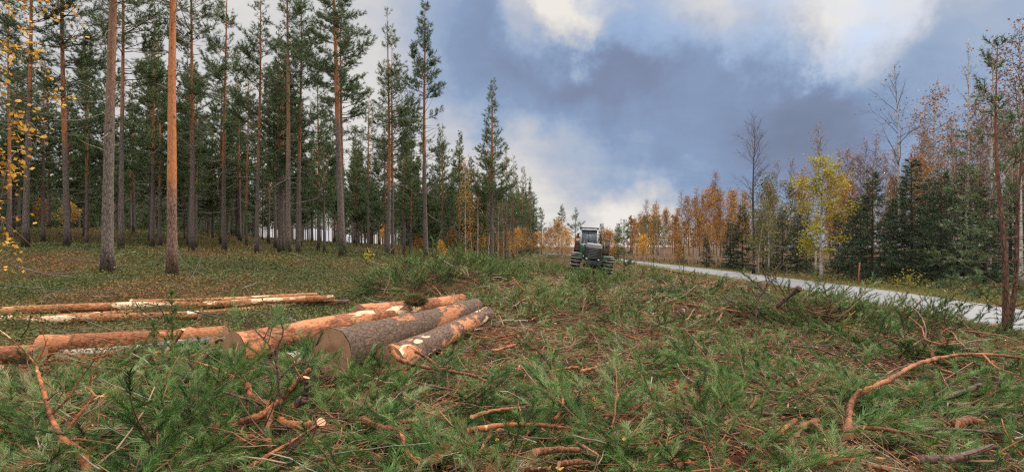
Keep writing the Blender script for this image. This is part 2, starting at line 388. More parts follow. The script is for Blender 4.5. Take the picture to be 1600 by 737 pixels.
def road_z(Y):
    return np.interp(Y, [-40, 8, 20, 45, 80, 210], [0.03, 0.0, -0.05, -0.25, -0.62, -0.6])
def road_dist(X, Y):
    X = np.asarray(X, float); Y = np.asarray(Y, float)
    out = np.full(X.shape, 1e9)
    for i in range(0, len(RP)):
        out = np.minimum(out, np.hypot(X - RP[i, 0], Y - RP[i, 1]))
    return out
HEAPS = [(5.6, 10.6, 1.3, 1.0, 0.26), (7.4, 10.6, 1.2, .9, 0.06), (5.0, 13.5, 1.2, 1.2, 0.12), (-1.9, 14.0, 1.5, 1.3, 0.50), (-0.4, 15.5, 1.6, 1.4, 0.25), (-2.6, 16.5, 1.2, 1.0, 0.30),
         (2.6, 20, .8, 2.0, 0.16), (-0.8, 26, 1.8, 2.5, 0.35), (4.9, 20, 1.0, 2.0, 0.15), (2.6, 4.6, 1.0, 0.7, 0.10), (-0.6, 34, 2.0, 2.5, 0.35)]
def terrain(X, Y):
    X = np.asarray(X, float); Y = np.asarray(Y, float)
    Yc = np.maximum(Y, 3.2)
    px = np.clip(800 + F * X / Yc, -350, 1950); ly = np.log(np.minimum(Yc, 140))
    num = np.zeros(X.shape); den = np.zeros(X.shape)
    dmin = np.full(X.shape, 1e9); D = []
    for cx, cy, cz in CTRL:
        q_ = ((px - cx) / 135.0) ** 2 + ((ly - math.log(cy)) / 0.22) ** 2
        D.append(q_); dmin = np.minimum(dmin, q_)
    for q_, (_, _, cz) in zip(D, CTRL):
        w = np.exp(-0.5 * (q_ - dmin)); num += w * cz; den += w
    z = num / den
    z = z + 0.035 * np.sin(X * 1.7 + 0.6 * Y) * np.sin(Y * 1.3) + 0.05 * np.sin(X * 0.55 + 1) * np.cos(Y * 0.43)
    lf = np.clip((-2.5 + .10 * Y - X) / 3, 0, 1)
    z = z + lf * (.12 * np.sin(X * 1.9 + 1.3 * np.sin(Y * .9)) * np.sin(Y * 1.5 + X * .7) + .05 * np.sin(X * 3.7 + Y) * np.cos(Y * 2.9))
    for hx, hy, sx, sy, hh in HEAPS:
        z = z + hh * np.exp(-((X - hx) / sx) ** 2 - ((Y - hy) / sy) ** 2)
    d_ = road_dist(X, Y)
    w = np.clip((d_ - 1.7) / 2.2, 0, 1); w = w * w * (3 - 2 * w)
    return w * z + (1 - w) * (road_z(Y) - 0.05)
def tz(x, y): return float(terrain(np.array([x]), np.array([y]))[0])
def ground_pt(px, py, h=0.0):
    """where the line of sight through a photograph position meets the ground raised by h"""
    Y = np.exp(np.linspace(math.log(2.2), math.log(150), 900))
    X = (px - 800) / F * Y; Z = CAMZ + (HOR - py) / F * Y
    T = terrain(X, Y) + h
    hit = np.nonzero(Z <= T)[0]
    i = hit[0] if len(hit) else len(Y) - 1
    return np.array((X[i], Y[i], T[i]))
def at(px, py, Y): return np.array(((px - 800) / F * Y, Y, CAMZ + (HOR - py) / F * Y))
def col_base(px, Y):
    x = (px - 800) / F * Y
    return np.array((x, Y, tz(x, Y)))

def axis_samples(n, near, far, p=2.6):
    t = np.linspace(-1, 1, n)
    return np.sign(t) * (near * np.abs(t) + (far - near) * np.abs(t) ** p)
gx = axis_samples(321, 34, 900, 5); gy = np.concatenate([np.linspace(-60, 1.5, 25), 1.6 * np.exp(np.linspace(0, math.log(1100 / 1.6), 300))])
GX, GY = np.meshgrid(gx, gy)
GZ = terrain(GX, GY)
nx, ny = len(gx), len(gy)
i = np.arange(ny - 1)[:, None] * nx; j = np.arange(nx - 1)[None]
mb = MB(); mb.raw(np.stack([GX, GY, GZ], -1), np.stack([i + j, i + j + 1, i + nx + j + 1, i + nx + j], -1).reshape(-1, 4), 0, 0.5)
m, q = material('forest_soil', 0.95, 0.1)
tc = q.node('ShaderNodeTexCoord').outputs['Object']
a1, _ = q.noise(tc, 0.45, 5, 0.6); a2, _ = q.noise(tc, 3.5, 6, 0.7); a3, _ = q.noise(tc, 28, 4, 0.7)
mossy = q.ramp(q.math('ADD', q.math('MULTIPLY', a1, 0.6), q.math('MULTIPLY', a2, 0.4)), [(0.3, (0.075, 0.035, 0.02)), (0.44, (0.11, 0.058, 0.026)), (0.52, (0.068, 0.066, 0.024)), (0.66, (0.045, 0.055, 0.018))])
x, y, z = q.sep(tc)
slash = q.ramp(a2, [(0.3, (0.035, 0.021, 0.013)), (0.48, (0.085, 0.046, 0.024)), (0.62, (0.16, 0.072, 0.034)), (0.75, (0.10, 0.075, 0.03))])
edge = q.math('ADD', q.math('SUBTRACT', x, q.math('MULTIPLY', y, 0.10)), q.math('MULTIPLY', q.math('SUBTRACT', a1, 0.5), 4.0))
c = q.mix(q.rng(edge, -5.5, -3.5), mossy, slash)
c = q.mix(q.rng(a3, 0.3, 0.7, 0.0, 0.5), c, (0.02, 0.014, 0.01))
setcol(q, c); bump(q, q.math('ADD', a3, a2), 0.9, 0.06)
ground = mb.build('ground', m); tag(ground, kind='structure')

# the narrow asphalt road
def strip(off0, off1, dz, name, mat):
    t = unit(np.gradient(RP, axis=0)); nrm = np.stack([t[:, 1], -t[:, 0]], 1)
    zz_ = road_z(RP[:, 1]) + dz
    rows = [np.column_stack([RP + nrm * o, zz_ + (0.0 if abs(o) < 0.1 else -0.015)]) for o in np.linspace(off0, off1, 5)]
    P = np.stack(rows, 1); k = len(RP)
    i = np.arange(k - 1)[:, None] * 5; j = np.arange(4)[None]
    b_ = MB(); b_.raw(P, np.stack([i + j, i + j + 1, i + 5 + j + 1, i + 5 + j], -1).reshape(-1, 4), 0, 0.5)
    o = b_.build(name, mat); tag(o, kind='structure'); return o
m, q = material('road_asphalt', 0.75, 0.35)
tc = q.node('ShaderNodeTexCoord').outputs['Object']
a1, _ = q.noise(tc, 0.7, 5, 0.6); a2, _ = q.noise(tc, 60, 3, 0.7); a3, _ = q.noise(tc, 5, 5, 0.7)
c = q.mix(a1, (0.135, 0.138, 0.152), (0.20, 0.203, 0.218)); c = q.mix(q.rng(a2, 0.35, 0.7, 0, 0.5), c, (0.12, 0.12, 0.125)); c = q.mix(q.rng(a3, 0.62, 0.75, 0, 0.45), c, (0.11, 0.10, 0.09))
setcol(q, c); bump(q, a2, 0.3, 0.004)
strip(-ROAD_W / 2, ROAD_W / 2, 0.03, 'road', m)
m, q = material('gravel_shoulder', 0.95, 0.1)
tc = q.node('ShaderNodeTexCoord').outputs['Object']
a1, _ = q.noise(tc, 2.0, 6, 0.7); a2, _ = q.noise(tc, 40, 3, 0.7)
c = q.ramp(a1, [(0.3, (0.06, 0.062, 0.02)), (0.48, (0.16, 0.135, 0.045)), (0.6, (0.26, 0.145, 0.05)), (0.75, (0.15, 0.13, 0.1))]); c = q.mix(q.rng(a2, 0.3, 0.7, 0, 0.6), c, (0.05, 0.04, 0.025))
setcol(q, c); bump(q, a2, 0.8, 0.03)
strip(-ROAD_W / 2 - 0.75, ROAD_W / 2 + 0.75, 0.012, 'road_shoulder', m)
# ------------------------------------------------------------------ trees
def blades(pos, dirs, n, length, width, spread, r, base=0.0, tint=0.5, tvar=0.25):
    """n needle blades round each direction; returns (triangles, tints)"""
    N = len(pos)
    P = np.repeat(pos, n, 0); D = np.repeat(unit(dirs), n, 0)
    rnd = unit(r.normal(size=(N * n, 3)))
    perp = unit(rnd - (rnd * D).sum(1, keepdims=True) * D)
    a = spread * (0.55 + 0.6 * r.random((N * n, 1)))
    nd = D * np.cos(a) + perp * np.sin(a)
    L = length * (0.7 + 0.55 * r.random((N * n, 1)))
    o = P + D * (base * r.random((N * n, 1)))
    side = unit(np.cross(nd, unit(r.normal(size=(N * n, 3))))) * (width / 2)
    T = np.stack([o - side, o + side, o + nd * L], 1)
    tt = np.repeat(np.broadcast_to(tint, (N,)), n) + tvar * (r.random(N * n) - 0.5)
    return T, np.clip(tt, 0, 1)
def leaves(pos, size, r, tint=0.5, tvar=0.6, flatness=0.0, aspect=0.7):
    """one leaf-shaped quad per position"""
    N = len(pos)
    u = r.normal(size=(N, 3)); u[:, 2] *= 1 - flatness; u = unit(u)
    v = r.normal(size=(N, 3)); v[:, 2] *= 1 - flatness; v = unit(np.cross(u, np.cross(u, v)))
    s = size * (0.6 + 0.8 * r.random((N, 1)))
    P = np.stack([pos - u * s * .5, pos + v * s * .5 * aspect, pos + u * s * .5, pos - v * s * .5 * aspect], 1)
    return P, np.clip(tint + tvar * (r.random(N) - 0.5), 0, 1)
def curve_pts(p0, d0, L, n, r, up=0.0, wob=0.06):
    """points of a limb that starts at p0 towards d0 and bends by up"""
    p = [np.array(p0, float)]; d = np.array(d0, float); d /= np.linalg.norm(d)
    for _ in range(n - 1):
        d = d + np.array((0, 0, up / (n - 1))) + wob * r.normal(size=3); d /= np.linalg.norm(d)
        p.append(p[-1] + d * L / (n - 1))
    return np.array(p)
def lerp_pts(P, t):
    k = t * (len(P) - 1); i = min(int(k), len(P) - 2); f = k - i
    return P[i] * (1 - f) + P[i + 1] * f
def trunk_line(H, r, bend, n=14):
    z = np.linspace(0, 1, n); a = r.random() * 6.28; b = r.random() * 6.28
    x = bend * (np.sin(z * 2.2 + a) - math.sin(a)) + 0.35 * bend * (np.sin(z * 6 + b) - math.sin(b))
    y = bend * (np.cos(z * 2.0 + b) - math.cos(b))
    return np.stack([x, y, z * H], 1)
def trunk_mesh(H, r0, r, bend=0.15, sides=10, mat=None, flare=0.35, name='trunk', tip=0.012):
    T = trunk_line(H, r, bend, 18)
    z = T[:, 2] / H
    rad = np.maximum(r0 * (1 - z) ** 0.75, tip) * (1 + flare * np.exp(-T[:, 2] / 0.35))
    T[0, 2] = -0.25
    b = MB(); b.tube(T, rad, sides, 0, 0.5, bump=0.025, r=r)
    T[0, 2] = 0
    return b.mesh(name, mat), T, rad
def on_trunk(T, z):
    return np.array([np.interp(z, T[:, 2], T[:, 0]), np.interp(z, T[:, 2], T[:, 1]), z])

def pine(seed, H, cb, r0, spread=1.9, bark=None, dead=16, fine=1.0, whorl=0.42, dead_from=0.16, bare_low=0.0, cone=0.0, lush=1.0, bladew=0.020):
    r = np.random.default_rng(seed)
    tm, T, rad = trunk_mesh(H, r0, r, 0.032 * H / 6, mat=bark or M_PINEBARK)
    b = MB(); pos, dirs, tin = [], [], []
    z = cb; a0 = r.random() * 6.283; rough = 0.0 if cone else 1.0
    while z < H - 0.25:
        u = (z - cb) / (H - cb)
        if rough and r.random() < .14: z += whorl * .9; continue
        prof = ((1 - u) ** 0.95 * (1 - cone) + cone * (1 - u)) * min(1, 0.55 + 1.6 * u) if not cone else (1 - u) ** 0.9
        for _ in range(r.integers(3, 6)):
            az = r.random() * 6.283
            L = max(0.22, spread * prof * (0.55 + 0.65 * r.random() + rough * (.42 * math.cos(az - a0 + 2 * u) + .5 * r.random() ** 3 - .08)))
            el = R(-4 + 46 * u + 14 * r.normal() * 0.7) if not cone else R(4 + 44 * u + 6 * r.normal())
            d0 = np.array((math.cos(az) * math.cos(el), math.sin(az) * math.cos(el), math.sin(el)))
            p0 = on_trunk(T, z + 0.12 * r.normal())
            P = curve_pts(p0, d0, L, 5, r, 0.38 + 0.2 * r.random(), 0.09)
            b.tube(P, np.linspace(0.008 + 0.011 * L, 0.005, 5), 3, 0, 0.35 + 0.4 * u, cap=False)
            ns = max(2, int(L * 8.5 * fine * lush))
            if u < bare_low and r.random() < 0.75: ns = 1
            tone = 0.42 + 0.22 * r.normal() * 0.6 + 0.18 * u
            for k in range(ns):
                t = 1.0 if k == 0 else 1 - 0.68 * r.random() ** 1.25
                q0 = lerp_pts(P, t); dd = unit(lerp_pts(P, min(1, t + .05)) - lerp_pts(P, t - .1))
                s = unit(np.cross(dd, (0, 0, 1.0))) * (1 if r.random() < 0.5 else -1)
                sd_ = unit(dd * (0.5 + (k == 0)) + s * (0.9 * (k != 0)) + np.array((0, 0, 0.35 + 0.35 * r.normal())))
                l = (0.18 + 0.30 * L * (1 - 0.5 * t)) * (0.6 + 0.7 * r.random())
                q1 = q0 + sd_ * l
                if l > 0.22: b.tube(np.stack([q0, q1]), [0.006, 0.004], 3, 0, 0.4, cap=False)
                m_ = 1 + (l > 0.3) + (l > 0.5)
                for f in range(m_):
                    pos.append(q0 + sd_ * l * (1 - 0.42 * f)); dirs.append(sd_ + 0.25 * r.normal(size=3)); tin.append(tone)
        z += whorl * (0.75 + 0.5 * r.random()) * (1 - 0.45 * u)
    pos.append(on_trunk(T, H - 0.05)); dirs.append(np.array((0, 0, 1.0))); tin.append(0.6)
    t_, c_ = blades(np.array(pos), np.array(dirs), int(13 * fine), 0.17, bladew, 0.95, r, base=-0.16, tint=np.array(tin), tvar=0.3)
    b.tris(t_, 1, c_)
    if dead:
        for _ in range(dead):
            zz_ = (dead_from + (1.05 * cb / H - dead_from) * r.random() ** 0.6) * H
            az = r.random() * 6.283; el = R(-8 + 16 * r.normal()); L = 0.4 + 1.5 * r.random() ** 1.5
            P = curve_pts(on_trunk(T, zz_), (math.cos(az) * math.cos(el), math.sin(az) * math.cos(el), math.sin(el)), L, 6, r, 0.25 * r.normal(), 0.13)
            b.tube(P, np.linspace(0.011 + 0.004 * L, 0.004, 6), 4, 2, 0.5 + 0.4 * r.random(), cap=False)
            for k in range(int(L * 2.5)):
                q0 = lerp_pts(P, 0.35 + 0.6 * r.random())
                b.tube(curve_pts(q0, unit(P[-1] - P[0]) + 0.8 * r.normal(size=3), 0.15 + 0.35 * r.random(), 3, r, 0.2, 0.1), [0.005, 0.004, 0.003], 3, 2, 0.6, cap=False)
    return tm, b.mesh('crown', [M_TWIG, M_NEEDLE, M_GREYTWIG]), None

def spruce(seed, H, spread, r0, z0=0.05, dens=1.0):
    r = np.random.default_rng(seed)
    tm, T, rad = trunk_mesh(H, r0, r, 0.03, mat=M_DARKBARK)
    b = MB(); pos, dirs, tin = [], [], []
    z = z0 * H
    while z < H - 0.1:
        u = z / H
        for _ in range(r.integers(4, 7)):
            L = max(0.12, spread * (1 - u) ** 0.85 * (0.6 + 0.5 * r.random()))
            az = r.random() * 6.283; el = R(-14 + 50 * u ** 1.6 + 7 * r.normal())
            P = curve_pts(on_trunk(T, z), (math.cos(az) * math.cos(el), math.sin(az) * math.cos(el), math.sin(el)), L, 5, r, 0.25, 0.06)
            b.tube(P, np.linspace(0.006 + 0.006 * L, 0.003, 5), 3, 0, 0.2, cap=False)
            tone = 0.42 + 0.2 * r.normal()
            for k in range(max(3, int(L * 15 * dens))):
                t = 0.15 + 0.85 * r.random(); q0 = lerp_pts(P, t)
                dd = unit(P[-1] - P[0]); s = unit(np.cross(dd, (0, 0, 1.0))) * (1 if r.random() < 0.5 else -1)
                sd_ = unit(dd * 0.8 + s * 0.8 + np.array((0, 0, -0.25 + 0.2 * r.normal())))
                pos.append(q0 + sd_ * 0.04); dirs.append(sd_); tin.append(tone + 0.2 * (t - 0.5))
        z += 0.20 * (0.8 + 0.4 * r.random()) * (1 - 0.3 * u)
    pos.append(on_trunk(T, H)); dirs.append(np.array((0, 0, 1.0))); tin.append(0.5)
    t_, c_ = blades(np.array(pos), np.array(dirs), 8, 0.15, 0.024, 0.75, r, base=0.20, tint=np.array(tin), tvar=0.3)
    b.tris(t_, 1, c_)
    return tm, b.mesh('crown', [M_TWIG, M_SPRUCE]), None

def broadleaf(seed, H, spread, r0, leafmat, nleaf, lsize, zlo=0.25, lz=(0.2, 1.0), bark=None, ascend=55, bend=0.2, limbs=38, flat=0.3, cluster=0.16, twigs=3, shape=0.8, twigmat=None):
    """birch, aspen, rowan: slim trunk, rising limbs with side twigs, leaves hung on the twigs"""
    r = np.random.default_rng(seed)
    tm, T, rad = trunk_mesh(H, r0, r, bend, mat=bark or M_BIRCHBARK, flare=0.2, tip=0.006)
    b = MB(); pos = []
    for k in range(limbs):
        u = zlo + (0.98 - zlo) * ((k + r.random()) / limbs)
        s = (u - zlo) / (1 - zlo)
        L = spread * max(0.18, math.sin(min(1, 0.22 + shape * s) * math.pi) ** 0.8) * (0.55 + 0.6 * r.random())
        az = r.random() * 6.283; el = R(ascend - 18 + 25 * s + 9 * r.normal())
        P = curve_pts(on_trunk(T, u * H), (math.cos(az) * math.cos(el), math.sin(az) * math.cos(el), math.sin(el)), L, 6, r, -0.1 + 0.25 * r.normal(), 0.09)
        b.tube(P, np.linspace(min(0.6 * r0, 0.005 + 0.009 * L), 0.003, 6), 3, 0, 0.3 + 0.3 * r.random(), cap=False)
        ends = [P[-1], lerp_pts(P, .6)]
        for _ in range(int(twigs * (1 + L))):
            t = 0.2 + 0.75 * r.random(); q0 = lerp_pts(P, t)
            tw = curve_pts(q0, unit(P[-1] - P[0]) + 0.75 * r.normal(size=3), L * (0.2 + 0.28 * r.random()), 4, r, 0.1, 0.14)
            b.tube(tw, np.linspace(0.005, 0.0025, 4), 3, 0, 0.35, cap=False)
            ends += [tw[-1], tw[2], tw[1]]
        if lz[0] <= u <= lz[1]: pos += ends
    mats = [twigmat or M_GREYTWIG, leafmat or M_RUSSET]
    if nleaf and pos:
        pos = np.array(pos)
        c_ = pos[r.integers(0, len(pos), nleaf)] + cluster * r.normal(size=(nleaf, 3))
        w_ = 0.5 + 0.16 * np.sin(c_[:, 2] * 2.3 + c_[:, 0] * 3) * np.cos(c_[:, 1] * 2.7)
        P4, tt = leaves(c_, lsize, r, w_, 0.6, flat)
        b.quads(P4, 1, tt)
    return tm, b.mesh('crown', mats), None

def plant(kind, meshes, loc, rz, scale, label, cat, group=None):
    tm, cm, dm = meshes
    o = empty(kind, loc, rz, label, cat, group)
    o.scale = (scale, scale, scale)
    link('trunk', tm, o); link('crown', cm, o)
    return o

# ---- the pine forest on the left
# near trunks one by one: column, distance, height, crown base, radius, bark, label
NEAR = [
    (168, 17.0, 17, 9.2, 0.181, M_PINEGREY, 'thick grey scaly pine trunk, the stoutest, left of the bright orange trunk'),
    (269, 16.0, 17, 9.0, 0.155, M_PINEORANGE, 'bright orange pine trunk with a grey foot, the most vivid trunk of all'),
    (189, 25.0, 17, 8.2, 0.126, M_PINEBARK, 'slim brown pine just behind the stout grey scaly trunk'),
    (105, 25.0, 18, 7.5, 0.143, M_PINEBARK, 'dark straight pine between the hanging yellow leaves and the stout grey trunk'),
    (40, 24.0, 16, 7.0, 0.134, M_PINEBARK, 'dark pine standing behind the hanging yellow birch leaves'),
    (15, 34.0, 17, 7.5, 0.126, M_PINEBARK, 'leftmost slim pine beyond the hanging yellow leaves'),
    (299, 27.0, 18, 7.2, 0.126, M_PINEBARK, 'brown pine just to the right of the bright orange trunk'),
    (351, 32.0, 18, 7.4, 0.134, M_PINEBARK, 'slender reddish pine standing alone midway between orange trunk and twin pines'),
    (401, 30.0, 16, 6.6, 0.118, M_PINEBARK, 'slender pine just left of the grey-footed twin pines'),
    (450, 28.0, 17.5, 7.2, 0.143, M_PINEGREY, 'grey-footed pine, left one of a close pair'),
    (466, 31.0, 16.5, 7.0, 0.134, M_PINEBARK, 'reddish pine, right one of a close pair'),
    (535, 34.0, 17, 7.0, 0.143, M_PINEBARK, 'dark pine directly behind the leaning pine'),
    (606, 32.0, 15.6, 6.2, 0.126, M_PINEBARK, 'tall slim pine left of the pine with bare side branches'),
    (613, 36.0, 15.6, 6.2, 0.109, M_PINEBARK, 'thin pine pressed close behind a slim one'),
    (430, 44.0, 16.5, 6.5, 0.126, M_PINEBARK, 'small distant pine behind the grey-footed pair'),
    (385, 46.0, 16, 6.5, 0.126, M_PINEBARK, 'thin straight pine in the second row near the twin pines'),
    (497, 45.0, 17, 6.5, 0.126, M_PINEBARK, 'second-row pine between the twin pines and the leaning pine'),
    (575, 46.0, 15, 6.0, 0.118, M_PINEBARK, 'second-row pine just right of the leaning pine'),
    (690, 46.0, 12.0, 4.2, 0.118, M_PINEBARK, 'short pine right of the pine with bare side branches'),
    (716, 50.0, 11.8, 4.2, 0.118, M_PINEBARK, 'short dark pine left of the tall pointed conifer'),
    (790, 52.0, 11.5, 3.6, 0.118, M_PINEBARK, 'dark dense pine close right of the tall pointed conifer'),
    (802, 58.0, 11.4, 3.4, 0.118, M_PINEBARK, 'third from last pine towards the end of the forest edge'),
    (816, 62.0, 10.9, 3.4, 0.109, M_PINEBARK, 'second last pine at the far end of the forest edge'),
    (829, 68.0, 10.2, 3.4, 0.109, M_PINEBARK, 'last pine at the far end of the forest edge'),
]
for k, (px, Y, H, cb, r0, bark, lab) in enumerate(NEAR):
    ms = pine(100 + k, H, cb, r0, 2.0 if Y < 40 else 1.75, bark, dead=34 if Y < 28 else 20, fine=1.15 if Y < 35 else 1.0, lush=0.92, dead_from=0.22 if Y < 28 else 0.12)
    plant('pine_tree', ms, col_base(px, Y), 0.0, 1.0, lab, 'pine tree', 'pines of the forest on the left')
# the leaning pine, the pine with bare lower branches, the pointed one
o = plant('pine_tree', pine(140, 18, 7.6, .18, 2.1, M_PINEBARK, dead=22, fine=1.25, lush=1.2), col_base(536, 26), 0, 1, 'stout pine that leans slightly to the left, reddish above a grey foot', 'pine tree', 'pines of the forest on the left')
o.rotation_euler = (0, R(-2.6), 0)
plant('pine_tree', pine(151, 16.2, 6.6, .15, 1.75, M_PINEBARK, dead=26, fine=1.3, lush=1.15, bare_low=0.36, whorl=0.36), col_base(666, 32), 0, 1, 'tall pine with thin bare branches under its narrow crown, against open sky', 'pine tree', 'pines of the forest on the left')
plant('pine_tree', pine(160, 14.0, 4.6, .17, 1.75, M_PINEBARK, dead=24, fine=1.2, lush=1.0, cone=1.0, whorl=0.40), col_base(769, 38), 0, 1, 'tall pointed conifer with a tapering crown, standing free against the dark cloud', 'pine tree', 'pines of the forest on the left')

# deeper pines: six models, copied
MODELS = [pine(200 + k, 14.2 + 0.5 * k, 3.6 + 0.35 * k, .125 + .006 * (k % 3), 1.9, M_PINEBARK, dead=18, fine=1.0, lush=1.15, whorl=.36, bladew=.034) for k in range(6)]
YOUNG = [pine(230 + k, 9.5, 1.8 + .4 * k, .085, 1.5, M_PINEBARK, dead=10, fine=1.0, lush=1.3, whorl=.34, cone=.8, bladew=.034) for k in range(3)]
def top_limit(px):                       # how high the forest skyline stands in each column
    return np.interp(px, [-400, 480, 560, 640, 680, 740, 800, 845], [15, 15, 13.0, 12.0, 11.6, 11.5, 11, 9.5])
used = [(px / 800 - 1, Y) for px, Y, *_ in NEAR]
r = np.random.default_rng(11)
spots = []
tries = 0
while len(spots) < 265 and tries < 60000:
    tries += 1
    Y = 31 + 87 * r.random() ** 0.85
    px = -150 + 990 * r.random()
    x = (px - 800) / F * Y
    lim = np.interp(Y, [30, 38, 48, 60, 80, 120], [560, 690, 790, 825, 838, 842])
    if px > lim: continue
    if any((x - a * b_) ** 2 + (Y - b_) ** 2 < 2.2 ** 2 for a, b_ in used): continue
    if any((x - sx) ** 2 + (Y - sy) ** 2 < 1.7 ** 2 for sx, sy in spots): continue
    spots.append((x, Y))
for k, (x, Y) in enumerate(spots):
    px = 800 + F * x / Y
    H = top_limit(px) * (0.86 + 0.28 * r.random())
    ms = MODELS[r.integers(0, 6)]
    s = H / 15.4
    if k % 4 == 1 and Y > 44:
        ms = YOUNG[k % 3]; H = (7 + 4 * r.random()) * min(1, top_limit(px) / 13); s = H / 9.5
    if Y < 55: lab, gr = 'slender brown pine in the middle rows of the forest, crown merged with its neighbours', 'pines in the middle rows of the forest'
    else: lab, gr = 'thin dark pine far inside the forest, one of many close trunks', 'pines far inside the forest'
    plant('pine_tree', ms, (x, Y, tz(x, Y)), r.random() * 6.28, s, lab, 'pine tree', gr)

# the wood goes on behind: one mass nobody could count
def far_wood(name, regions, seed, n, conif, heights, low=0.30):
    r = np.random.default_rng(seed); b = MB(); pos, dirs, tin = [], [], []
    for _ in range(n):
        a0, a1, y0, y1 = regions[r.integers(0, len(regions))]
        Y = y0 + (y1 - y0) * r.random(); px = a0 + (a1 - a0) * r.random(); x = (px - 800) / F * Y
        H = heights[0] + (heights[1] - heights[0]) * r.random(); z0 = tz(x, Y)
        b.tube([(x, Y, z0 - .3), (x + .1 * r.normal(), Y, z0 + H * .5), (x, Y, z0 + H)], [.13, .10, .03], 4, 0, 0.35, cap=False)
        cb = H * (low if conif else 0.25)
        for k in range(95):
            u = r.random(); rad_ = 1.7 * (1 - u) ** 0.7 + 0.2
            a = r.random() * 6.283; q_ = rad_ * r.random() ** 0.5
            pos.append((x + q_ * math.cos(a), Y + q_ * math.sin(a), z0 + cb + (H - cb) * u)); dirs.append((math.cos(a), math.sin(a), 0.5)); tin.append(0.4 + 0.15 * r.normal())
    t_, c_ = blades(np.array(pos), np.array(dirs), 7, 0.50, 0.13, 1.0, r, base=-0.3, tint=np.array(tin))
    b.tris(t_, 1, c_)
    o = b.build(name, [M_TWIG, M_NEEDLE if conif else M_RUSSET]); tag(o, kind='stuff')
far_wood('far_forest', [(-500, 390, 112, 165), (-700, -150, 40, 120), (640, 836, 116, 170), (390, 640, 135, 190)], 31, 520, True, (13, 17))
far_wood('far_forest', [(-500, 395, 105, 150)], 33, 420, True, (6, 12), 0.08)
far_wood('far_forest', [(-200, 390, 92, 125), (625, 832, 95, 125), (640, 800, 70, 95), (-100, 380, 80, 110)], 34, 330, True, (3, 7.5), 0.03)
far_wood('far_woodland', [(985, 1250, 105, 160), (1250, 2000, 55, 130), (1750, 2300, 25, 80)], 32, 230, False, (7, 10.5))
# ---- the mixed wood beyond the road on the right
def rp(px, Y): return col_base(px, Y)
G_OR, G_BARE, G_SPR = 'orange birches beyond the road', 'bare birches beyond the road', 'young spruces beyond the road'
# the yellow tree, the dark bare tree
plant('maple_tree', broadleaf(300, 6.2, 1.4, .085, M_YELLOW, 7000, 0.088, zlo=0.2, lz=(0.2, 1), ascend=30, limbs=58, flat=0.6, cluster=0.11, bark=M_BIRCHBARK, bend=0.10, shape=0.72), rp(1284, 25.5), 0, 1,
      'bright yellow-green leafy tree with a pale trunk beside the road', 'tree')
plant('alder_tree', broadleaf(301, 9.6, 1.6, .09, None, 0, 0.1, zlo=0.42, bark=M_DARKBARK, ascend=58, limbs=44, bend=0.35, twigs=7, shape=0.62), rp(1177, 33), 0.6, 1,
      'dark leafless tree with a curved trunk and fan of fine twigs', 'tree')
plant('birch_tree', broadleaf(302, 9.6, 1.2, .07, M_RUSSET, 500, 0.10, zlo=0.3, ascend=58, limbs=46, lz=(.3, 1), twigs=5), rp(1275, 32), 0, 1,
      'slim russet birch rising straight behind the yellow tree', 'birch tree')
plant('birch_tree', broadleaf(303, 13.0, 2.5, .085, M_RUSSET, 220, 0.10, zlo=0.25, ascend=52, limbs=34, twigs=4, bend=.25), rp(1408, 31), 0, 1,
      'tall pale bare birch with long rising limbs above the dark spruces', 'birch tree')
plant('birch_tree', broadleaf(304, 11.2, 1.5, .085, M_RUSSET, 1900, 0.11, zlo=0.3, ascend=40, limbs=48, twigs=5, lz=(.3, .95), cluster=.22), rp(1462, 29), 0, 1,
      'birch with drooping rusty brown leaves between the bare birches', 'birch tree')
plant('birch_tree', broadleaf(305, 13.2, 1.1, .085, M_RUSSET, 120, 0.10, zlo=0.45, ascend=62, limbs=26, twigs=3), rp(1512, 28), 0, 1,
      'thin bare birch pole with few short twigs right of the rusty birch', 'birch tree')
plant('birch_tree', broadleaf(306, 11.0, 1.8, .075, M_RUSSET, 1300, 0.09, zlo=0.25, ascend=52, limbs=50, twigs=6), rp(1545, 23), 0, 1,
      'thinly leaved brown birch just behind the double-stemmed young pine', 'birch tree')
plant('birch_tree', broadleaf(307, 10.5, 1.6, .085, M_RUSSET, 1300, 0.09, zlo=0.35, ascend=52, limbs=44, twigs=5, bend=.1), rp(1596, 19.5), 0, 1,
      'birch with a chalk-white trunk at the far right by the road', 'birch tree')
BARE = [broadleaf(320 + k, 9.5, 1.25, .06, M_RUSSET, 350 + 330 * k, 0.095, zlo=0.32, ascend=58, limbs=52, twigs=7, bend=.2) for k in range(4)]
for k, (px, Y, H) in enumerate([(1210, 40, 9), (1236, 44, 9.6), (1305, 38, 9), (1322, 42, 10), (1340, 36, 9.5), (1365, 40, 10.6), (1385, 42, 9.6), (1432, 38, 10.2), (1446, 44, 11), (1484, 40, 11), (1498, 34, 10.4), (1530, 36, 11.5),
                                (1562, 30, 11.4), (1580, 34, 12), (1620, 30, 12), (1650, 26, 11), (1700, 30, 11), (1290, 44, 9.5), (1330, 48, 10.5), (1350, 44, 10), (1375, 50, 11), (1400, 46, 11), (1420, 50, 11.5), (1455, 36, 10.5), (1470, 48, 12), (1490, 46, 12), (1505, 44, 12), (1520, 30, 10.5), (1540, 42, 12), (1555, 38, 12), (1572, 44, 12.5), (1590, 38, 12), (1605, 32, 12), (1248, 50, 9), (1262, 46, 9), (1010, 85, 10), (1030, 78, 9.5), (1066, 66, 9.5), (1090, 60, 9.0), (1122, 62, 11.2)]):
    plant('birch_tree', BARE[k % 4], rp(px, Y), k * 1.3, H / 9.5, 'thin nearly leafless birch rising among the trees beyond the road', 'birch tree', G_BARE)
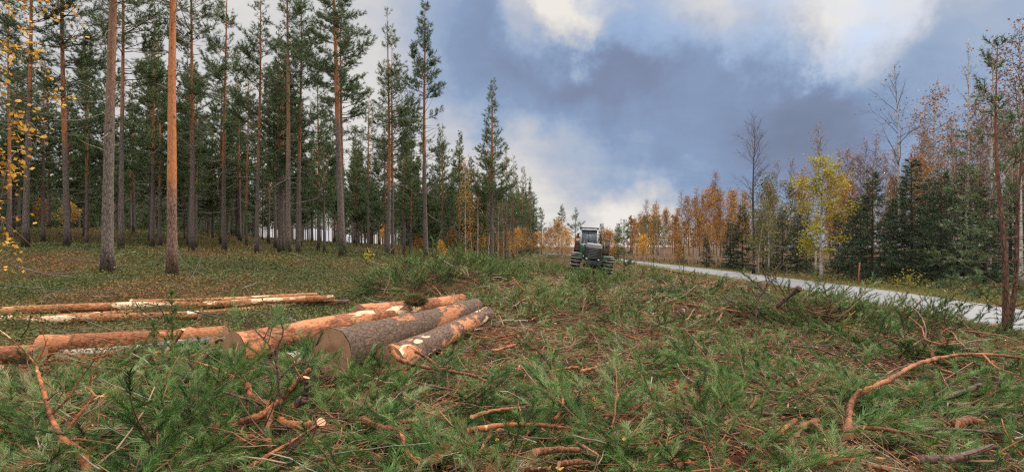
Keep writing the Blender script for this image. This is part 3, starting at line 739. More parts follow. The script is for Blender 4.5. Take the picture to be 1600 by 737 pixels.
ORM = [broadleaf(340 + k, 7.5, 1.0, .05, M_ORANGE, 2300, 0.115, zlo=0.22, lz=(0.2, 0.93), ascend=60, limbs=46, twigs=5, cluster=.2, bend=.15) for k in range(4)]
r = np.random.default_rng(5)
OR = [(990, 92, 7.5), (1002, 84, 7.6), (1022, 72, 8.4), (1038, 80, 8.6), (1046, 66, 7.6), (1058, 70, 7.8), (1074, 58, 8.2), (1086, 62, 8.8), (1096, 54, 8.6), (1106, 52, 8.0), (1116, 56, 9.0), (1128, 50, 8.0), (1138, 48, 7.8), (1150, 46, 7.2), (1162, 50, 7.4),
      (1196, 44, 7.6), (1215, 48, 7.5), (1250, 42, 8), (1300, 46, 8.6), (1318, 34, 7.2), (1352, 48, 8.6), (1398, 46, 8.8), (1440, 33, 7.6), (1478, 46, 9), (1525, 44, 9), (1600, 40, 9)]
for k, (px, Y, H) in enumerate(OR):
    near_far = px < 1170
    plant('birch_tree', ORM[k % 4], rp(px, Y), k * 2.1, H / 7.5 * (0.94 + 0.1 * r.random()),
          'orange leaved young birch in the bright row at the far bend of the road' if near_far else 'rust-orange birch half hidden behind the spruces and the yellow tree', 'birch tree',
          G_OR if near_far else 'rust-orange birches behind the spruces')
SPM = [spruce(360 + k, 5.6, 1.75, .07, 0.03, 1.0) for k in range(4)]
SP = [(1362, 24.5, 5.3, 'broad dark spruce right of the yellow tree, widest of the young spruces'), (1424, 26, 6.2, 'pointed dark spruce with its tip below the tall bare birch'), (1332, 29, 4.6, 'small spruce between the yellow tree and the broad spruce'),
      (1394, 27, 4.2, 'low spruce squeezed between the broad and the pointed spruce'), (1470, 23, 5.1, 'lighter green bushy spruce under the rusty birch'), (1505, 25, 5.8, 'dark spruce left of the double-stemmed young pine'),
      (1538, 21.5, 4.2, 'low wide spruce right behind the double-stemmed young pine'), (1452, 28.5, 5.5, 'dark spruce half hidden behind the bushy one')]
for k, (px, Y, H, lab) in enumerate(SP):
    plant('spruce_tree', SPM[k % 4], rp(px, Y), k * 1.7, H / 5.6, lab, 'spruce tree', G_SPR)
for k, (px, Y, H) in enumerate([(1142, 43, 4.2), (1160, 42, 5.6), (1192, 40, 4.8), (1222, 36, 4.5), (1245, 34, 4.0), (1310, 33, 4), (1580, 26, 5.2), (1630, 22, 5.5), (1680, 24, 5.5), (1480, 30, 5.6), (1345, 33, 5.0), (1260, 38, 4.4), (1405, 33, 5.4), (1440, 34, 6), (1525, 30, 6), (1104, 47, 3.0), (1062, 58, 2.8)]):
    plant('spruce_tree', SPM[(k + 1) % 4], rp(px, Y), k * 2.3, H / 5.6, 'small dark spruce filling the shade under the birches beyond the road', 'spruce tree', 'small spruces under the birches')
OLM = [broadleaf(380 + k, 6.5, 1.5, .05, M_OLIVE, 2200, 0.10, zlo=0.15, ascend=48, limbs=44, twigs=5, cluster=.22) for k in range(2)]
for k, (px, Y, H, lab) in enumerate([(1200, 34, 6.6, 'olive leaved tree just right of the dark leafless tree'), (1228, 38, 6.8, 'olive green tree left of the yellow tree, further back'), (1186, 31, 4.6, 'small sparse sallow with olive leaves at the road edge'),
                                (1014, 74, 6.6, 'yellowish olive aspen at the far bend of the road'), (1030, 64, 5.8, 'olive aspen in front of the far orange birches')]):
    plant('sallow_tree', OLM[k % 2], rp(px, Y), k * 1.1, H / 6.5, lab, 'tree', 'olive leaved trees beyond the road')

# ---- double-stemmed young pine in front of the road
r = np.random.default_rng(77)
b0 = rp(1570, 8.8)
tp = empty('young_pine', b0, 0, 'young pine with two reddish stems and thin needles beside the road', 'pine tree')
crown = MB(); pos, dirs = [], []
for (ox, oy, tx, ty, H, r0) in ((0, 0, -0.06, 0.1, 5.2, 0.052), (0.13, 0.10, 0.62, 0.2, 4.4, 0.042)):
    zz_ = np.linspace(0, 1, 12)
    T = np.stack([ox + tx * zz_ + 0.05 * np.sin(zz_ * 7), oy + ty * zz_, zz_ * H], 1); T[0, 2] = -.2
    sb = MB(); sb.tube(T, np.maximum(r0 * (1 - zz_) ** .8, .006), 9, 0, .5, bump=.03, r=r); sb.build('trunk', M_REDBARK, tp)
    T[0, 2] = 0
    z = 0.62
    while z < H - .1:
        for _ in range(r.integers(3, 5)):
            u = z / H; L = (1.5 * (1 - u) ** 1.1 + .12) * (.5 + .6 * r.random()); az = r.random() * 6.283; el = R(-5 + 35 * u + 8 * r.normal())
            P = curve_pts(on_trunk(T, z), (math.cos(az) * math.cos(el), math.sin(az) * math.cos(el), math.sin(el)), L, 6, r, .3, .08)
            crown.tube(P, np.linspace(.004 + .004 * L, .003, 6), 4, 0, .35, cap=False)
            for k in range(int(2 + L * 5.5)):
                t = 1 if k == 0 else .4 + .6 * r.random(); q0 = lerp_pts(P, t)
                sd_ = unit(unit(P[-1] - P[-3]) + (.8 * r.normal(size=3) if k else 0))
                l = .1 + .18 * r.random(); crown.tube(np.stack([q0, q0 + sd_ * l]), [.004, .003], 3, 0, .5, cap=False)
                for f in np.linspace(.2, 1, 4): pos.append(q0 + sd_ * l * f); dirs.append(sd_)
        z += .36 * (.7 + .6 * r.random())
t_, c_ = blades(np.array(pos), np.array(dirs), 12, .08, .010, .9, r, base=.03, tint=.55, tvar=.5)
crown.tris(t_, 1, c_); crown.build('crown', [M_TWIG, M_NEEDLE], tp)

# ---- birch whose golden branches hang in from the left
r = np.random.default_rng(81)
bx, by = -7.6, 6.4
tb = empty('birch_tree', (bx, by, tz(bx, by)), 0, 'birch with golden yellow leaves hanging over the left edge of the forest', 'birch tree')
T = trunk_line(8.5, r, .12, 14); zz_ = T[:, 2] / 8.5; T[0, 2] = -.2
sb = MB(); sb.tube(T, .08 * (1 - zz_) ** .7 + .006, 10, 0, .5); sb.build('trunk', M_BIRCHBARK, tb); T[0, 2] = 0
cb_ = MB(); pos = []
for k in range(40):
    z = 1.9 + 5.8 * (k / 40); az = R(-25 + 70 * (r.random() - .3)) if k % 3 else r.random() * 6.283
    P = curve_pts(on_trunk(T, z), (math.cos(az), math.sin(az), .35), 1.30 + .95 * r.random(), 7, r, -.8, .10)
    cb_.tube(P, np.linspace(.014, .003, 7), 4, 0, .3, cap=False)
    for _ in range(7):
        tw = curve_pts(lerp_pts(P, .35 + .63 * r.random()), unit(P[-1] - P[0]) + .6 * r.normal(size=3), .25 + .3 * r.random(), 4, r, -.4, .12)
        cb_.tube(tw, np.linspace(.004, .002, 4), 3, 0, .3, cap=False); pos += [tw[1], tw[2], tw[3]]
pos = np.array(pos); pk = pos[r.integers(0, len(pos), 3000)]
c_ = pk + .055 * r.normal(size=pk.shape); c_[:, 2] -= .04
P4, tt = leaves(c_, .058, r, .5, 1.0, .1, .75); cb_.quads(P4, 1, tt)
cb_.build('crown', [M_TWIG, M_GOLD], tb)

# ---- far end of the cutting
plant('pine_tree', pine(400, 11.5, 3.8, .17, 2.4, M_PINEBARK, dead=6, lush=1.3), rp(878, 118), 0, 1, 'round headed dark pine far behind the orange bushes, left of the forestry machine', 'pine tree')
plant('pine_tree', pine(401, 10.5, 4.0, .16, 2.2, M_PINEBARK, dead=6, lush=1.3), rp(899, 112), 0, 1, 'smaller dark pine far behind the forestry machine', 'pine tree')
plant('pine_tree', pine(402, 9.0, 2.8, .14, 1.8, M_PINEBARK, dead=6, lush=1.2), rp(846, 100), 0, 1, 'small spindly pine standing off the end of the forest edge', 'pine tree')
plant('spruce_tree', SPM[1], rp(941, 82), 0, 1.05, 'narrow dark spruce rising behind the right side of the machine cab', 'spruce tree')
plant('spruce_tree', SPM[2], rp(966, 96), 1, 1.15, 'dark spruce at the start of the far tree row, right of the machine', 'spruce tree')
plant('pine_tree', pine(403, 4.2, 0.7, .06, 1.0, M_REDBARK, dead=0, lush=1.6, whorl=.3), rp(975, 38), 0, 1, 'small bright green pine right of the forestry machine', 'pine tree')
BUSH = [broadleaf(410 + k, 4.2, 1.6, .05, [M_ORANGE, M_GOLD, M_ORANGE][k], 2000, 0.13, zlo=.05, ascend=55, limbs=44, twigs=4, cluster=.22, shape=.75) for k in range(3)]
for px, Y, H, k, lab in [(872, 72, 4.8, 0, 'orange bushy birch left of the forestry machine'), (884, 66, 3.6, 1, 'golden yellow bush close left of the forestry machine'), (862, 78, 4.0, 2, 'dull orange bush at the end of the forest edge'),
                         (852, 84, 3.6, 0, 'low orange bush under the last pines'), (956, 52, 3.4, 2, 'orange bush close right of the forestry machine'), (947, 60, 3.6, 0, 'orange birch bush partly behind the forestry machine'),
                         (1006, 60, 3.2, 1, 'yellow bush by the far bend of the road'), (903, 80, 3.4, 1, 'yellow bush straight behind the forestry machine'), (1062, 47, 2.0, 2, 'small rusty bush at the far verge of the road')]:
    plant('bush', BUSH[k], rp(px, Y), px, H / 4.2, lab, 'bush', 'autumn bushes at the end of the cutting')
# autumn birches and undergrowth along the forest edge
LB = [broadleaf(430 + k, 8.4, .95, .05, M_GOLD if k == 0 else M_ORANGE, 1000, 0.10, zlo=.15, ascend=55, limbs=46, twigs=4, lz=(.15, .97), cluster=.2) for k in range(2)]
for px, Y, H, k, lab in [(727, 42, 8.8, 1, 'narrow orange-brown birch left of the pointed conifer'), (746, 38, 7.6, 1, 'thin pale-stemmed birch with few orange leaves beside the pointed conifer'), (738, 46, 6.4, 0, 'small golden birch in the shade by the pointed conifer')]:
    plant('birch_tree', LB[k], rp(px, Y), px, H / 8.4, lab, 'birch tree', 'autumn birches at the forest edge')
for k, (px, Y, H) in enumerate([(795, 56, 3.0), (808, 60, 3.2), (820, 66, 3.4), (836, 74, 3.0), (760, 60, 2.6), (705, 58, 2.6), (845, 90, 3.6), (600, 105, 4.5), (572, 110, 4.5), (556, 108, 4), (110, 62, 3.5), (64, 58, 3.5), (780, 50, 2.2), (690, 44, 1.8), (655, 50, 2.0)]):
    plant('bush', BUSH[k % 3], rp(px, Y), k, H / 4.2, 'orange birch scrub glowing between the trunks of the forest', 'bush', 'autumn scrub between the trunks')
for k, px in enumerate((762, 778, 786, 797)):
    plant('birch_tree', BARE[k % 4], rp(px, 44 + 3 * k), k, .62, 'thin pale leafless birch stem at the foot of the pointed conifer', 'birch tree', 'thin birch stems at the forest edge')
# ------------------------------------------------------------------ felled logs
LOGSEGS = []
def log(A, B, ra, rb, bark, label, group, ends=(True, True), name='log', knots=9, seed=0, oval=1.0):
    r = np.random.default_rng(seed + 500)
    A, B = np.array(A, float), np.array(B, float)
    L = np.linalg.norm(B - A)
    LOGSEGS.append((A, B, max(ra, rb)))
    me = MB(); n, sd_ = max(8, int(L * 9)), 28
    z = np.linspace(0, L, n); t = z / L
    pts = np.stack([0.03 * L * 0.25 * np.sin(t * 3 + seed), 0.02 * L * 0.25 * np.sin(t * 4.1 + 2 * seed), z], 1)
    pts[:, :2] -= pts[:1, :2] * (1 - t[:, None])
    rad = ra + (rb - ra) * t ** 0.8 + 0.10 * ra * np.exp(-z / 0.22) + ra * .02 * np.cumsum(r.normal(size=n)) / n ** .5
    a = np.arange(sd_) / sd_ * 6.2832
    lump = 1 + 0.02 * np.sin(2 * a + seed) [None] + 0.018 * np.sin(3 * a[None] + 5 * t[:, None] + seed) + 0.016 * r.normal(size=(n, sd_))
    for _ in range(knots):
        k, q_ = r.integers(1, n - 1), r.integers(0, sd_)
        lump[k, q_] += 0.14; lump[k, (q_ + 1) % sd_] += 0.07; lump[min(n - 1, k + 1), q_] += 0.04
    P = pts[:, None] + (rad[:, None] * lump)[..., None] * np.stack([np.cos(a), np.sin(a) * oval, 0 * a], -1)[None]
    i = np.arange(n - 1)[:, None] * sd_; j = np.arange(sd_)[None]; jn = (j + 1) % sd_
    me.raw(P, np.stack([i + j, i + jn, i + sd_ + jn, i + sd_ + j], -1).reshape(-1, 4), 0, .5)
    o = me.build(name, bark)
    dvec = Vector(B - A).normalized()
    o.matrix_world = Matrix.Translation(Vector(A)) @ dvec.to_track_quat('Z', 'Y').to_matrix().to_4x4()
    tag(o, label, 'log', group)
    for e, row in ((0, 0), (1, n - 1)):
        if not ends[e]: continue
        c = MB(); ring = P[row] * 1.0; ctr = pts[row]
        rr = [ctr + (ring - ctr) * f for f in (0.985, 0.6, 0.25)]
        V = np.concatenate([*rr, ctr[None]]); V[:, 2] += (-0.004 if e == 0 else 0.004)
        V[:, 2] += 0.003 * r.normal(size=len(V))
        F_ = []
        jj = np.arange(sd_); jn_ = (jj + 1) % sd_
        for k in range(2): F_.append(np.stack([k * sd_ + jj, (k + 1) * sd_ + jj, (k + 1) * sd_ + jn_, k * sd_ + jn_], -1))
        c.raw(V, np.concatenate(F_), 0, .5)
        c.raw(V, np.stack([2 * sd_ + jj, np.full(sd_, 3 * sd_), 2 * sd_ + jn_], -1), 0, .5)
        c.build('cut_face', M_CUT, o, smooth=False)
    return o
def plog(pa, pb, ra, rb, bark, label, group, **kw):
    return log(at(*pa), at(*pb), ra, rb, bark, label, group, **kw)
PILE = 'thick logs of the front pile'
plog((519, 550, 5.8), (742, 477, 9.6), .235, .135, M_LOGDARK, 'thick log with rough grey bark and a big brown sawn end, topmost in front', PILE, seed=1, ends=(True, True), oval=1.12)
plog((606, 567, 6.25), (758, 492, 9.8), .205, .145, M_LOGMIX, 'dark flaking log with pale scars lowest on the right side of the pile', PILE, seed=2)
plog((366, 547, 6.3), (650, 483, 9.4), .205, .145, M_LOGORANGE, 'bright orange log with a pale round cut end, top left of the pile', PILE, seed=3)
plog((560, 492, 8.4), (722, 468, 11.2), .16, .135, M_LOGORANGE, 'slim orange log behind the moss clod, its far end sticking out', PILE, seed=4)
plog((446, 574, 6.5), (640, 505, 9.6), .17, .14, M_LICHEN, 'lichen-grey log wedged low between the orange log and the rough barked one', PILE, seed=5)
plog((394, 580, 6.35), (600, 515, 9.4), .105, .09, M_LOGDARK, 'thin dark log whose small end shows under the orange log', PILE, seed=6)
plog((524, 602, 5.9), (690, 535, 8.2), .155, .13, M_LOGMIX, 'log half buried in needles directly under the big brown sawn end', PILE, seed=7)
LEFT = 'thick logs lying on the left'
plog((-170, 560, 6.4), (64, 552, 6.5), .115, .112, M_LOGORANGE, 'smooth orange log coming in from the left, ending beside the forked branch', LEFT, seed=8)
plog((-180, 588, 6.3), (60, 576, 6.5), .10, .10, M_LOGMIX, 'dull brown log under the smooth orange one on the left', LEFT, seed=9)
plog((64, 541, 7.4), (352, 521, 7.9), .15, .135, M_LOGORANGE, 'long rough orange log lying crosswise behind the green sapling', LEFT, seed=10)
plog((96, 561, 7.2), (330, 539, 7.5), .12, .11, M_LICHEN, 'grey lichen covered log in front of the rough orange crosswise one', LEFT, seed=11)
THIN = 'thin logs in the far left row'
plog((-120, 492, 10.50), (292, 477, 10.89), .095, .085, M_LOGTHIN, 'thin pale orange log at the front left of the far row, running out of view', THIN, seed=12)
plog((20, 503, 10.03), (312, 490, 10.31), .09, .085, M_LOGTHIN, 'thin log nearest to us in the far row, left of the sapling', THIN, seed=13)
plog((205, 473, 11.36), (497, 461.5, 11.84), .075, .07, M_LOGTHIN, 'thin log highest and furthest back in the far row', THIN, seed=14)
plog((255, 481, 10.98), (522, 466, 11.36), .085, .075, M_LOGTHIN, 'thin log with a clean pale right end in the middle of the far row', THIN, seed=15)
plog((268, 494, 10.60), (398, 484, 10.89), .08, .07, M_LOGTHIN, 'short thin reddish log right of the sapling in the far row', THIN, seed=16)
plog((408, 476, 11.17), (545, 471, 11.46), .06, .05, M_LOGMIX, 'very thin dark log at the right end of the far row', THIN, seed=17)
plog((-100, 502, 10.2), (215, 489, 10.5), .08, .075, M_LOGTHIN, 'thin log at the left edge, lowest of the far row', THIN, seed=23)
plog((150, 486, 11.2), (352, 477.5, 11.4), .07, .06, M_LOGTHIN, 'thin log squeezed between two others behind the green sapling', THIN, seed=24)
plog((338, 489, 10.9), (470, 476, 11.3), .07, .055, M_LOGTHIN, 'thin slanting log at the right part of the far row, nearest the thick pile', THIN, seed=25)
FAR = 'short logs in the far heap'
plog((600, 426, 22.0), (662, 422.5, 22.4), .11, .10, M_LOGTHIN, 'pale log on top of the small distant heap by the forest edge', FAR, seed=18)
plog((636, 427, 21.6), (706, 414, 24.5), .13, .12, M_LOGTHIN, 'reddish log with a round end at the right of the small distant heap', FAR, seed=19)
plog((604, 431.5, 21.4), (658, 432, 21.6), .11, .10, M_LOGTHIN, 'log lowest in the small distant heap by the forest edge', FAR, seed=20)
plog((532, 421, 23), (578, 421, 23.3), .07, .06, M_LOGTHIN, 'thin pale log lying alone left of the small distant heap', FAR, seed=21)
plog((783, 424, 23.5), (796, 421, 26), .11, .11, M_LOGTHIN, 'log end peeping out of the green branches right of the distant heap', FAR, seed=22)

# moss clod on the orange log
r = np.random.default_rng(9)
cp = at(650, 470, 9.0)
tcl = empty('moss_clod', cp, 0, 'dark clod of moss and roots lying on the orange log', 'clod')
b = MB(); th, ph = np.meshgrid(np.linspace(0, np.pi, 14), np.linspace(0, 2 * np.pi, 20, endpoint=False), indexing='ij')
rr = 0.10 * (1 + .22 * r.normal(size=th.shape)); rr[:, :] *= 1
V = np.stack([1.75 * rr * np.sin(th) * np.cos(ph), rr * np.sin(th) * np.sin(ph), 0.78 * rr * np.cos(th)], -1)
i = np.arange(13)[:, None] * 20; j = np.arange(20)[None]; jn = (j + 1) % 20
b.raw(V, np.stack([i + j, i + 20 + j, i + 20 + jn, i + jn], -1).reshape(-1, 4), 0, .38)
b.build('soil', M_TWIG, tcl)
b = MB(); dirs = unit(r.normal(size=(420, 3)) + np.array((0, 0, .5))); t_, c_ = blades(dirs * np.array((.17, .10, .07)), dirs, 3, .09, .008, .6, r, tint=.5, tvar=.6)
b.tris(t_, 0, c_); b.build('moss', [M_HERB], tcl)

# ------------------------------------------------------------------ loose branches and sticks
def smooth(P, n):
    P = np.asarray(P, float); k = len(P)
    t = np.linspace(0, k - 1, n); i = np.clip(t.astype(int), 0, k - 2); f = (t - i)[:, None]
    Pm = np.concatenate([2 * P[:1] - P[1:2], P, 2 * P[-1:] - P[-2:-1]])
    p0, p1, p2, p3 = Pm[i], Pm[i + 1], Pm[i + 2], Pm[i + 3]
    return 0.5 * (2 * p1 + (p2 - p0) * f + (2 * p0 - 5 * p1 + 4 * p2 - p3) * f ** 2 + (3 * p1 - p0 - 3 * p2 + p3) * f ** 3)
def path(pts):
    out = []
    for p in pts:
        out.append(at(p[0], p[1], p[2] * (.94 if p[2] < 5.3 else 1)) if len(p) == 3 and p[2] > 1.5 else ground_pt(p[0], p[1], p[2] + .08 if len(p) == 3 else 0.235))
    return np.array(out)
STICKPTS = []
def branch(paths, mat, label, group=None, cat='branch', name='fallen_branch', needles_at=(), seed=0, cut=True, twigs=0):
    """paths: (points, radius at start, radius at end); the first is the main limb, the rest fork from it"""
    r = np.random.default_rng(900 + seed)
    paths = [(a_, b_ * .80, c_ * .72) for a_, b_, c_ in paths]
    P0 = path(paths[0][0]); org = P0[0].copy()
    me = MB(); tips = []
    for k, (pts, r0, r1) in enumerate(paths):
        P = smooth(path(pts), 9 * len(pts)) - org
        P += 0.12 * min(r0, .02) * r.normal(size=P.shape)
        wob = np.convolve(r.normal(size=len(P) + 6), np.ones(7) / 7, 'valid')
        rad = np.linspace(r0, r1, len(P)) * (1 + 0.32 * wob)
        for kn in r.integers(2, len(P) - 2, 2): rad[kn] *= 1.22
        sawn = seed in (8, 12, 13, 14, 15, 20, 44, 45, 35)
        if not sawn: rad[-1] *= .25; rad[-2] *= .7
        me.tube(P, rad, 9 if r0 > .012 else 6, 0, .5, bump=.07, r=r)
        STICKPTS.append(P + org); tips.append(P)
        for _ in range(twigs + (3 if len(pts) > 3 else 1)):
            t = .2 + .8 * r.random(); q0 = lerp_pts(P, t)
            me.tube(curve_pts(q0, unit(P[-1] - P[0]) + .9 * r.normal(size=3) + (0, 0, .2), .12 + .25 * r.random(), 4, r, 0, .15), np.linspace(.004, .002, 4), 4, 0, .5, cap=False)
    o = me.build(name, mat); o.location = org; tag(o, label, cat, group)
    P = tips[0]
    ends_ = ([(P[0], P[2], paths[0][1])] if cut else []) + ([(P[-1], P[-3], paths[0][2] * 1.05)] if seed in (8, 12, 13, 14, 15, 20, 44, 45, 35) else [])
    for e0, e1, er in ends_:
        ax = unit(unit(e0 - e1) + .25 * r.normal(size=3)); u = unit(np.cross(ax, (0.3, 0.2, 1))); w = np.cross(ax, u); a = np.arange(12) / 12 * 6.2832
        ring = e0 + ax * (er * .28) + er * 1.0 * (np.cos(a)[:, None] * u * 1.25 + np.sin(a)[:, None] * w)
        back = e0 - ax * er * .2 + er * .9 * (np.cos(a)[:, None] * u + np.sin(a)[:, None] * w)
        c = MB(); jj = np.arange(12); jn = (jj + 1) % 12
        c.raw(np.concatenate([ring, (e0 + ax * (er * .30))[None], back]), np.stack([np.full(12, 12), jj, jn], -1), 0, .80)
        c.raw(np.concatenate([ring, back]), np.stack([jj, 12 + jj, 12 + jn, jn], -1), 0, .25)
        c.build('broken_end', M_CHIP, o, smooth=False)
    if len(needles_at):
        pos, dirs = [], []
        for k in needles_at:
            P = tips[k]; dd = unit(P[-1] - P[-4])
            for s in range(9):
                sd_ = unit(dd + (.75 * r.normal(size=3) if s else 0)); l = .05 + .09 * r.random()
                for f in np.linspace(.1, 1, 5): pos.append(P[-1] - dd * .03 * (s % 3) + sd_ * l * f); dirs.append(sd_)
        t_, c_ = blades(np.array(pos), np.array(dirs), 9, .05, .0028, .7, r, base=.012, tint=.62, tvar=.45)
        b = MB(); b.tris(t_, 0, c_); b.build('needles', M_BRASH, o)
    return o
B = branch
B([([(140, 745, 3.55), (126, 706, 3.65), (97, 683, 3.8), (78, 645, 4.0), (62, 592, 4.2), (57, 570, 4.3)], .030, .014), ([(97, 683, 3.8), (122, 650, 3.85), (146, 618, 3.9), (136, 604, 3.95), (150, 586, 4.0)], .014, .005), ([(82, 646, 3.98), (110, 617, 4.05), (128, 588, 4.1), (165, 543, 4.15), (190, 535, 4.3)], .012, .004),
   ([(57, 570, 4.3), (30, 540, 4.25), (-10, 508, 4.2)], .010, .005), ([(58, 562, 4.3), (76, 553, 4.3), (100, 552, 4.35), (150, 560, 4.4)], .008, .003), ([(146, 618, 3.9), (190, 620, 3.9)], .006, .003), ([(62, 560, 4.3), (75, 528, 4.3)], .009, .005), ([(74, 625, 4.05), (90, 612, 4.0), (110, 608, 4.0)], .007, .003)],
  M_STICK, 'tall forked bare branch with rosy bark standing up in front of the left logs', seed=1, cut=False)
B([([(1325, 682, .10), (1327, 650, .14), (1334, 622, .22), (1360, 606, .30), (1392, 592, .34), (1430, 570, .36), (1478, 557, .34), (1530, 553, .30), (1600, 560, .25), (1680, 572, .15)], .040, .016), ([(1535, 553, .30), (1560, 575, .24), (1610, 590, .2)], .014, .006)],
  M_STICK, 'long thick branch with an elbow bend and white flaked lower end on the right', seed=2, twigs=3)
B([([(611, 543, 5.9), (622, 560, 5.8), (655, 571, 5.75), (700, 579, 5.7), (738, 586, 5.7), (766, 598, 5.6)], .042, .012)], M_STICK, 'thick orange branch with a knobbly hooked end lying against the dark flaking log', seed=3)
B([([(650, 549, 6.1), (668, 559, 6.0), (684, 572, 5.9)], .026, .016)], M_STICK, 'short orange stub behind the hooked branch', seed=4)
B([([(748, 464, 8.6), (747, 492, 8.3), (738, 525, 8.0), (718, 556, 7.8)], .007, .010)], M_STICKDARK, 'thin dark twig arching up in front of the log ends', seed=5, cut=False, twigs=2)
B([([(690, 551), (720, 546), (746, 540)], .022, .010)], M_STICKDARK, 'dark red stick lying below the right log ends', seed=6)
B([([(772, 548), (790, 543), (806, 538)], .028, .02)], M_STICK, 'pale splintered branch piece right of the dark red stick', seed=7)
# the tangle of sawn branches
CL = 'sawn branches of the tangle in front of the log pile'
B([([(433, 640, 4.45), (449, 612, 4.45), (466, 595, 4.5), (484, 577, 4.55)], .040, .026)], M_STICK, 'orange sawn limb sticking up to the right out of the tangle', CL, seed=8)
B([([(335, 668, 4.2), (370, 660, 4.2), (405, 650, 4.25), (432, 632, 4.4)], .034, .040)], M_STICK, 'thick orange limb lying to the left out of the tangle', CL, seed=9)
B([([(386, 600, 4.7), (392, 617, 4.65), (408, 628, 4.6), (428, 634, 4.5)], .030, .034)], M_STICK, 'hooked orange limb at the upper left of the tangle', CL, seed=10)
B([([(440, 655, 4.3), (437, 615, 4.3), (433, 575, 4.3), (424, 545, 4.3), (410, 527, 4.3), (385, 500, 4.3), (372, 490, 4.3)], .014, .006), ([(433, 575, 4.3), (433, 545, 4.3), (442, 522, 4.3), (441, 505, 4.3)], .009, .005), ([(436, 592, 4.3), (460, 570, 4.3), (492, 563, 4.3)], .009, .004), ([(412, 530, 4.3), (420, 512, 4.3), (424, 505, 4.3)], .005, .004)],
  M_STICKDARK, 'upright forked twig with green needle tufts before the pale cut end', seed=11, needles_at=(0, 1, 2, 3), cut=False)
B([([(462, 632, 4.4), (478, 618, 4.4), (478, 590, 4.4)], .038, .03)], M_STICKDARK, 'short sawn stump with an oval cut right of the upright twig', CL, seed=12)
B([([(418, 668, 4.1), (425, 640, 4.3), (436, 626, 4.4)], .028, .034)], M_CHIP and M_STICK, 'short split limb slanting down the middle of the tangle', CL, seed=13)
B([([(500, 660, 4.05), (480, 665, 4.1), (447, 660, 4.2), (432, 652, 4.3)], .040, .034)], M_STICK, 'thick limb with a double pale cut end pointing right', CL, seed=14)
B([([(418, 690, 3.9), (420, 712, 3.85)], .042, .02), ([(418, 690, 3.9), (408, 704, 3.85)], .03, .012)], M_STICK, 'split branch stub with a pale wound at the foot of the tangle', CL, seed=15)
B([([(330, 706, 3.95), (362, 694, 3.95), (398, 680, 4.0)], .016, .024)], M_STICK, 'straight stick with a yellow scar left below the tangle', CL, seed=16)
B([([(425, 745, 3.7), (445, 710, 3.8), (478, 680, 3.9), (495, 655, 4.0)], .018, .012), ([(445, 705, 3.8), (462, 685, 3.8)], .008, .004)], M_STICKDARK, 'long thin dark branch crossing the foot of the tangle', CL, seed=17, twigs=3)
B([([(250, 556, 5.6), (290, 561, 5.5), (330, 573, 5.4), (372, 592, 5.2), (392, 606, 5.0)], .010, .018)], M_STICK, 'thin curved orange branch running from the sapling to the tangle', CL, seed=18)
B([([(300, 590, 4.9), (345, 610, 4.7), (390, 625, 4.5), (405, 640, 4.4)], .008, .014)], M_STICKDARK, 'thin brown branch just below the curved orange one', CL, seed=19, twigs=4)
B([([(256, 553, 6.2), (272, 535, 6.2), (286, 515, 6.2)], .030, .028)], M_STICK, 'stout orange stub leaning against the log behind the sapling', seed=20)
B([([(221, 600), (260, 601), (298, 604)], .015, .02)], M_STICKDARK, 'straight brown stick left of the tangle', seed=21)
B([([(152, 595), (185, 596)], .018, .014)], M_STICKDARK, 'short brown stick beside the forked bare branch', seed=22)
B([([(222, 640), (229, 612)], .014, .012)], M_STICK, 'short upright orange stick left of the tangle', seed=23)
# middle
B([([(568, 655, .14), (585, 664, .18), (610, 670, .18), (642, 670, .14)], .034, .018)], M_STICK, 'curved orange branch below the log pile', seed=24)
B([([(600, 655, .16), (630, 660, .16), (655, 656, .14)], .022, .02)], M_STICK, 'pale orange branch just above the curved one below the log pile', seed=25)
B([([(626, 676, .2), (633, 700, .18), (645, 717, .15), (665, 732, .1)], .018, .012)], M_STICK, 'thin orange branch bending downwards from the curved one', seed=26)
B([([(655, 599), (690, 606), (710, 610)], .016, .013)], M_STICKDARK, 'dark red straight stick below the hooked orange branch', seed=27)
B([([(712, 638), (760, 636), (805, 634)], .010, .012)], M_STICKDARK, 'thin red-brown stick lying level in the middle of the needles', seed=28)
B([([(738, 652), (770, 642), (820, 636)], .026, .018)], M_STICK, 'splintered pale orange branch in the middle of the needles', seed=29)
B([([(733, 672), (790, 664), (840, 664), (884, 668)], .026, .018)], M_STICK, 'long orange branch lying level below the splintered one', seed=30)
B([([(746, 712), (758, 690), (768, 672)], .014, .013)], M_STICK, 'slanting orange stick crossing under the long level branch', seed=31)
B([([(838, 706), (870, 703), (908, 703)], .034, .026)], M_STICK, 'thick orange branch piece near the lower middle', seed=32)
B([([(902, 693), (920, 703), (936, 712)], .014, .010)], M_STICKDARK, 'thin brown stick resting on the thick branch piece', seed=33)
B([([(875, 725), (900, 722), (925, 722)], .026, .018)], M_STICK, 'half buried branch piece below the thick one', seed=34)
B([([(1004, 742, 3.6), (1012, 722, 3.65), (1020, 706, 3.7)], .024, .016), ([(1004, 740, 3.6), (1005, 722, 3.65)], .014, .008)], M_STICK, 'forked orange stub standing up at the lower middle', seed=35)
B([([(992, 641), (1010, 626, .22), (1035, 614, .22), (1066, 613)], .013, .008)], M_STICK, 'slim rosy branch arched over the green needles right of the middle', seed=36)
B([([(908, 580), (930, 574), (958, 564)], .026, .016)], M_STICK, 'short bark-stripped branch in the centre of the cutting', seed=37)
B([([(862, 580), (885, 576), (905, 573)], .022, .02)], M_STICK, 'short orange branch left of the bark-stripped one', seed=38)
B([([(935, 568), (970, 552), (1000, 539)], .016, .022)], M_STICKDARK, 'straight brown branch pointing away in the centre of the cutting', seed=39)
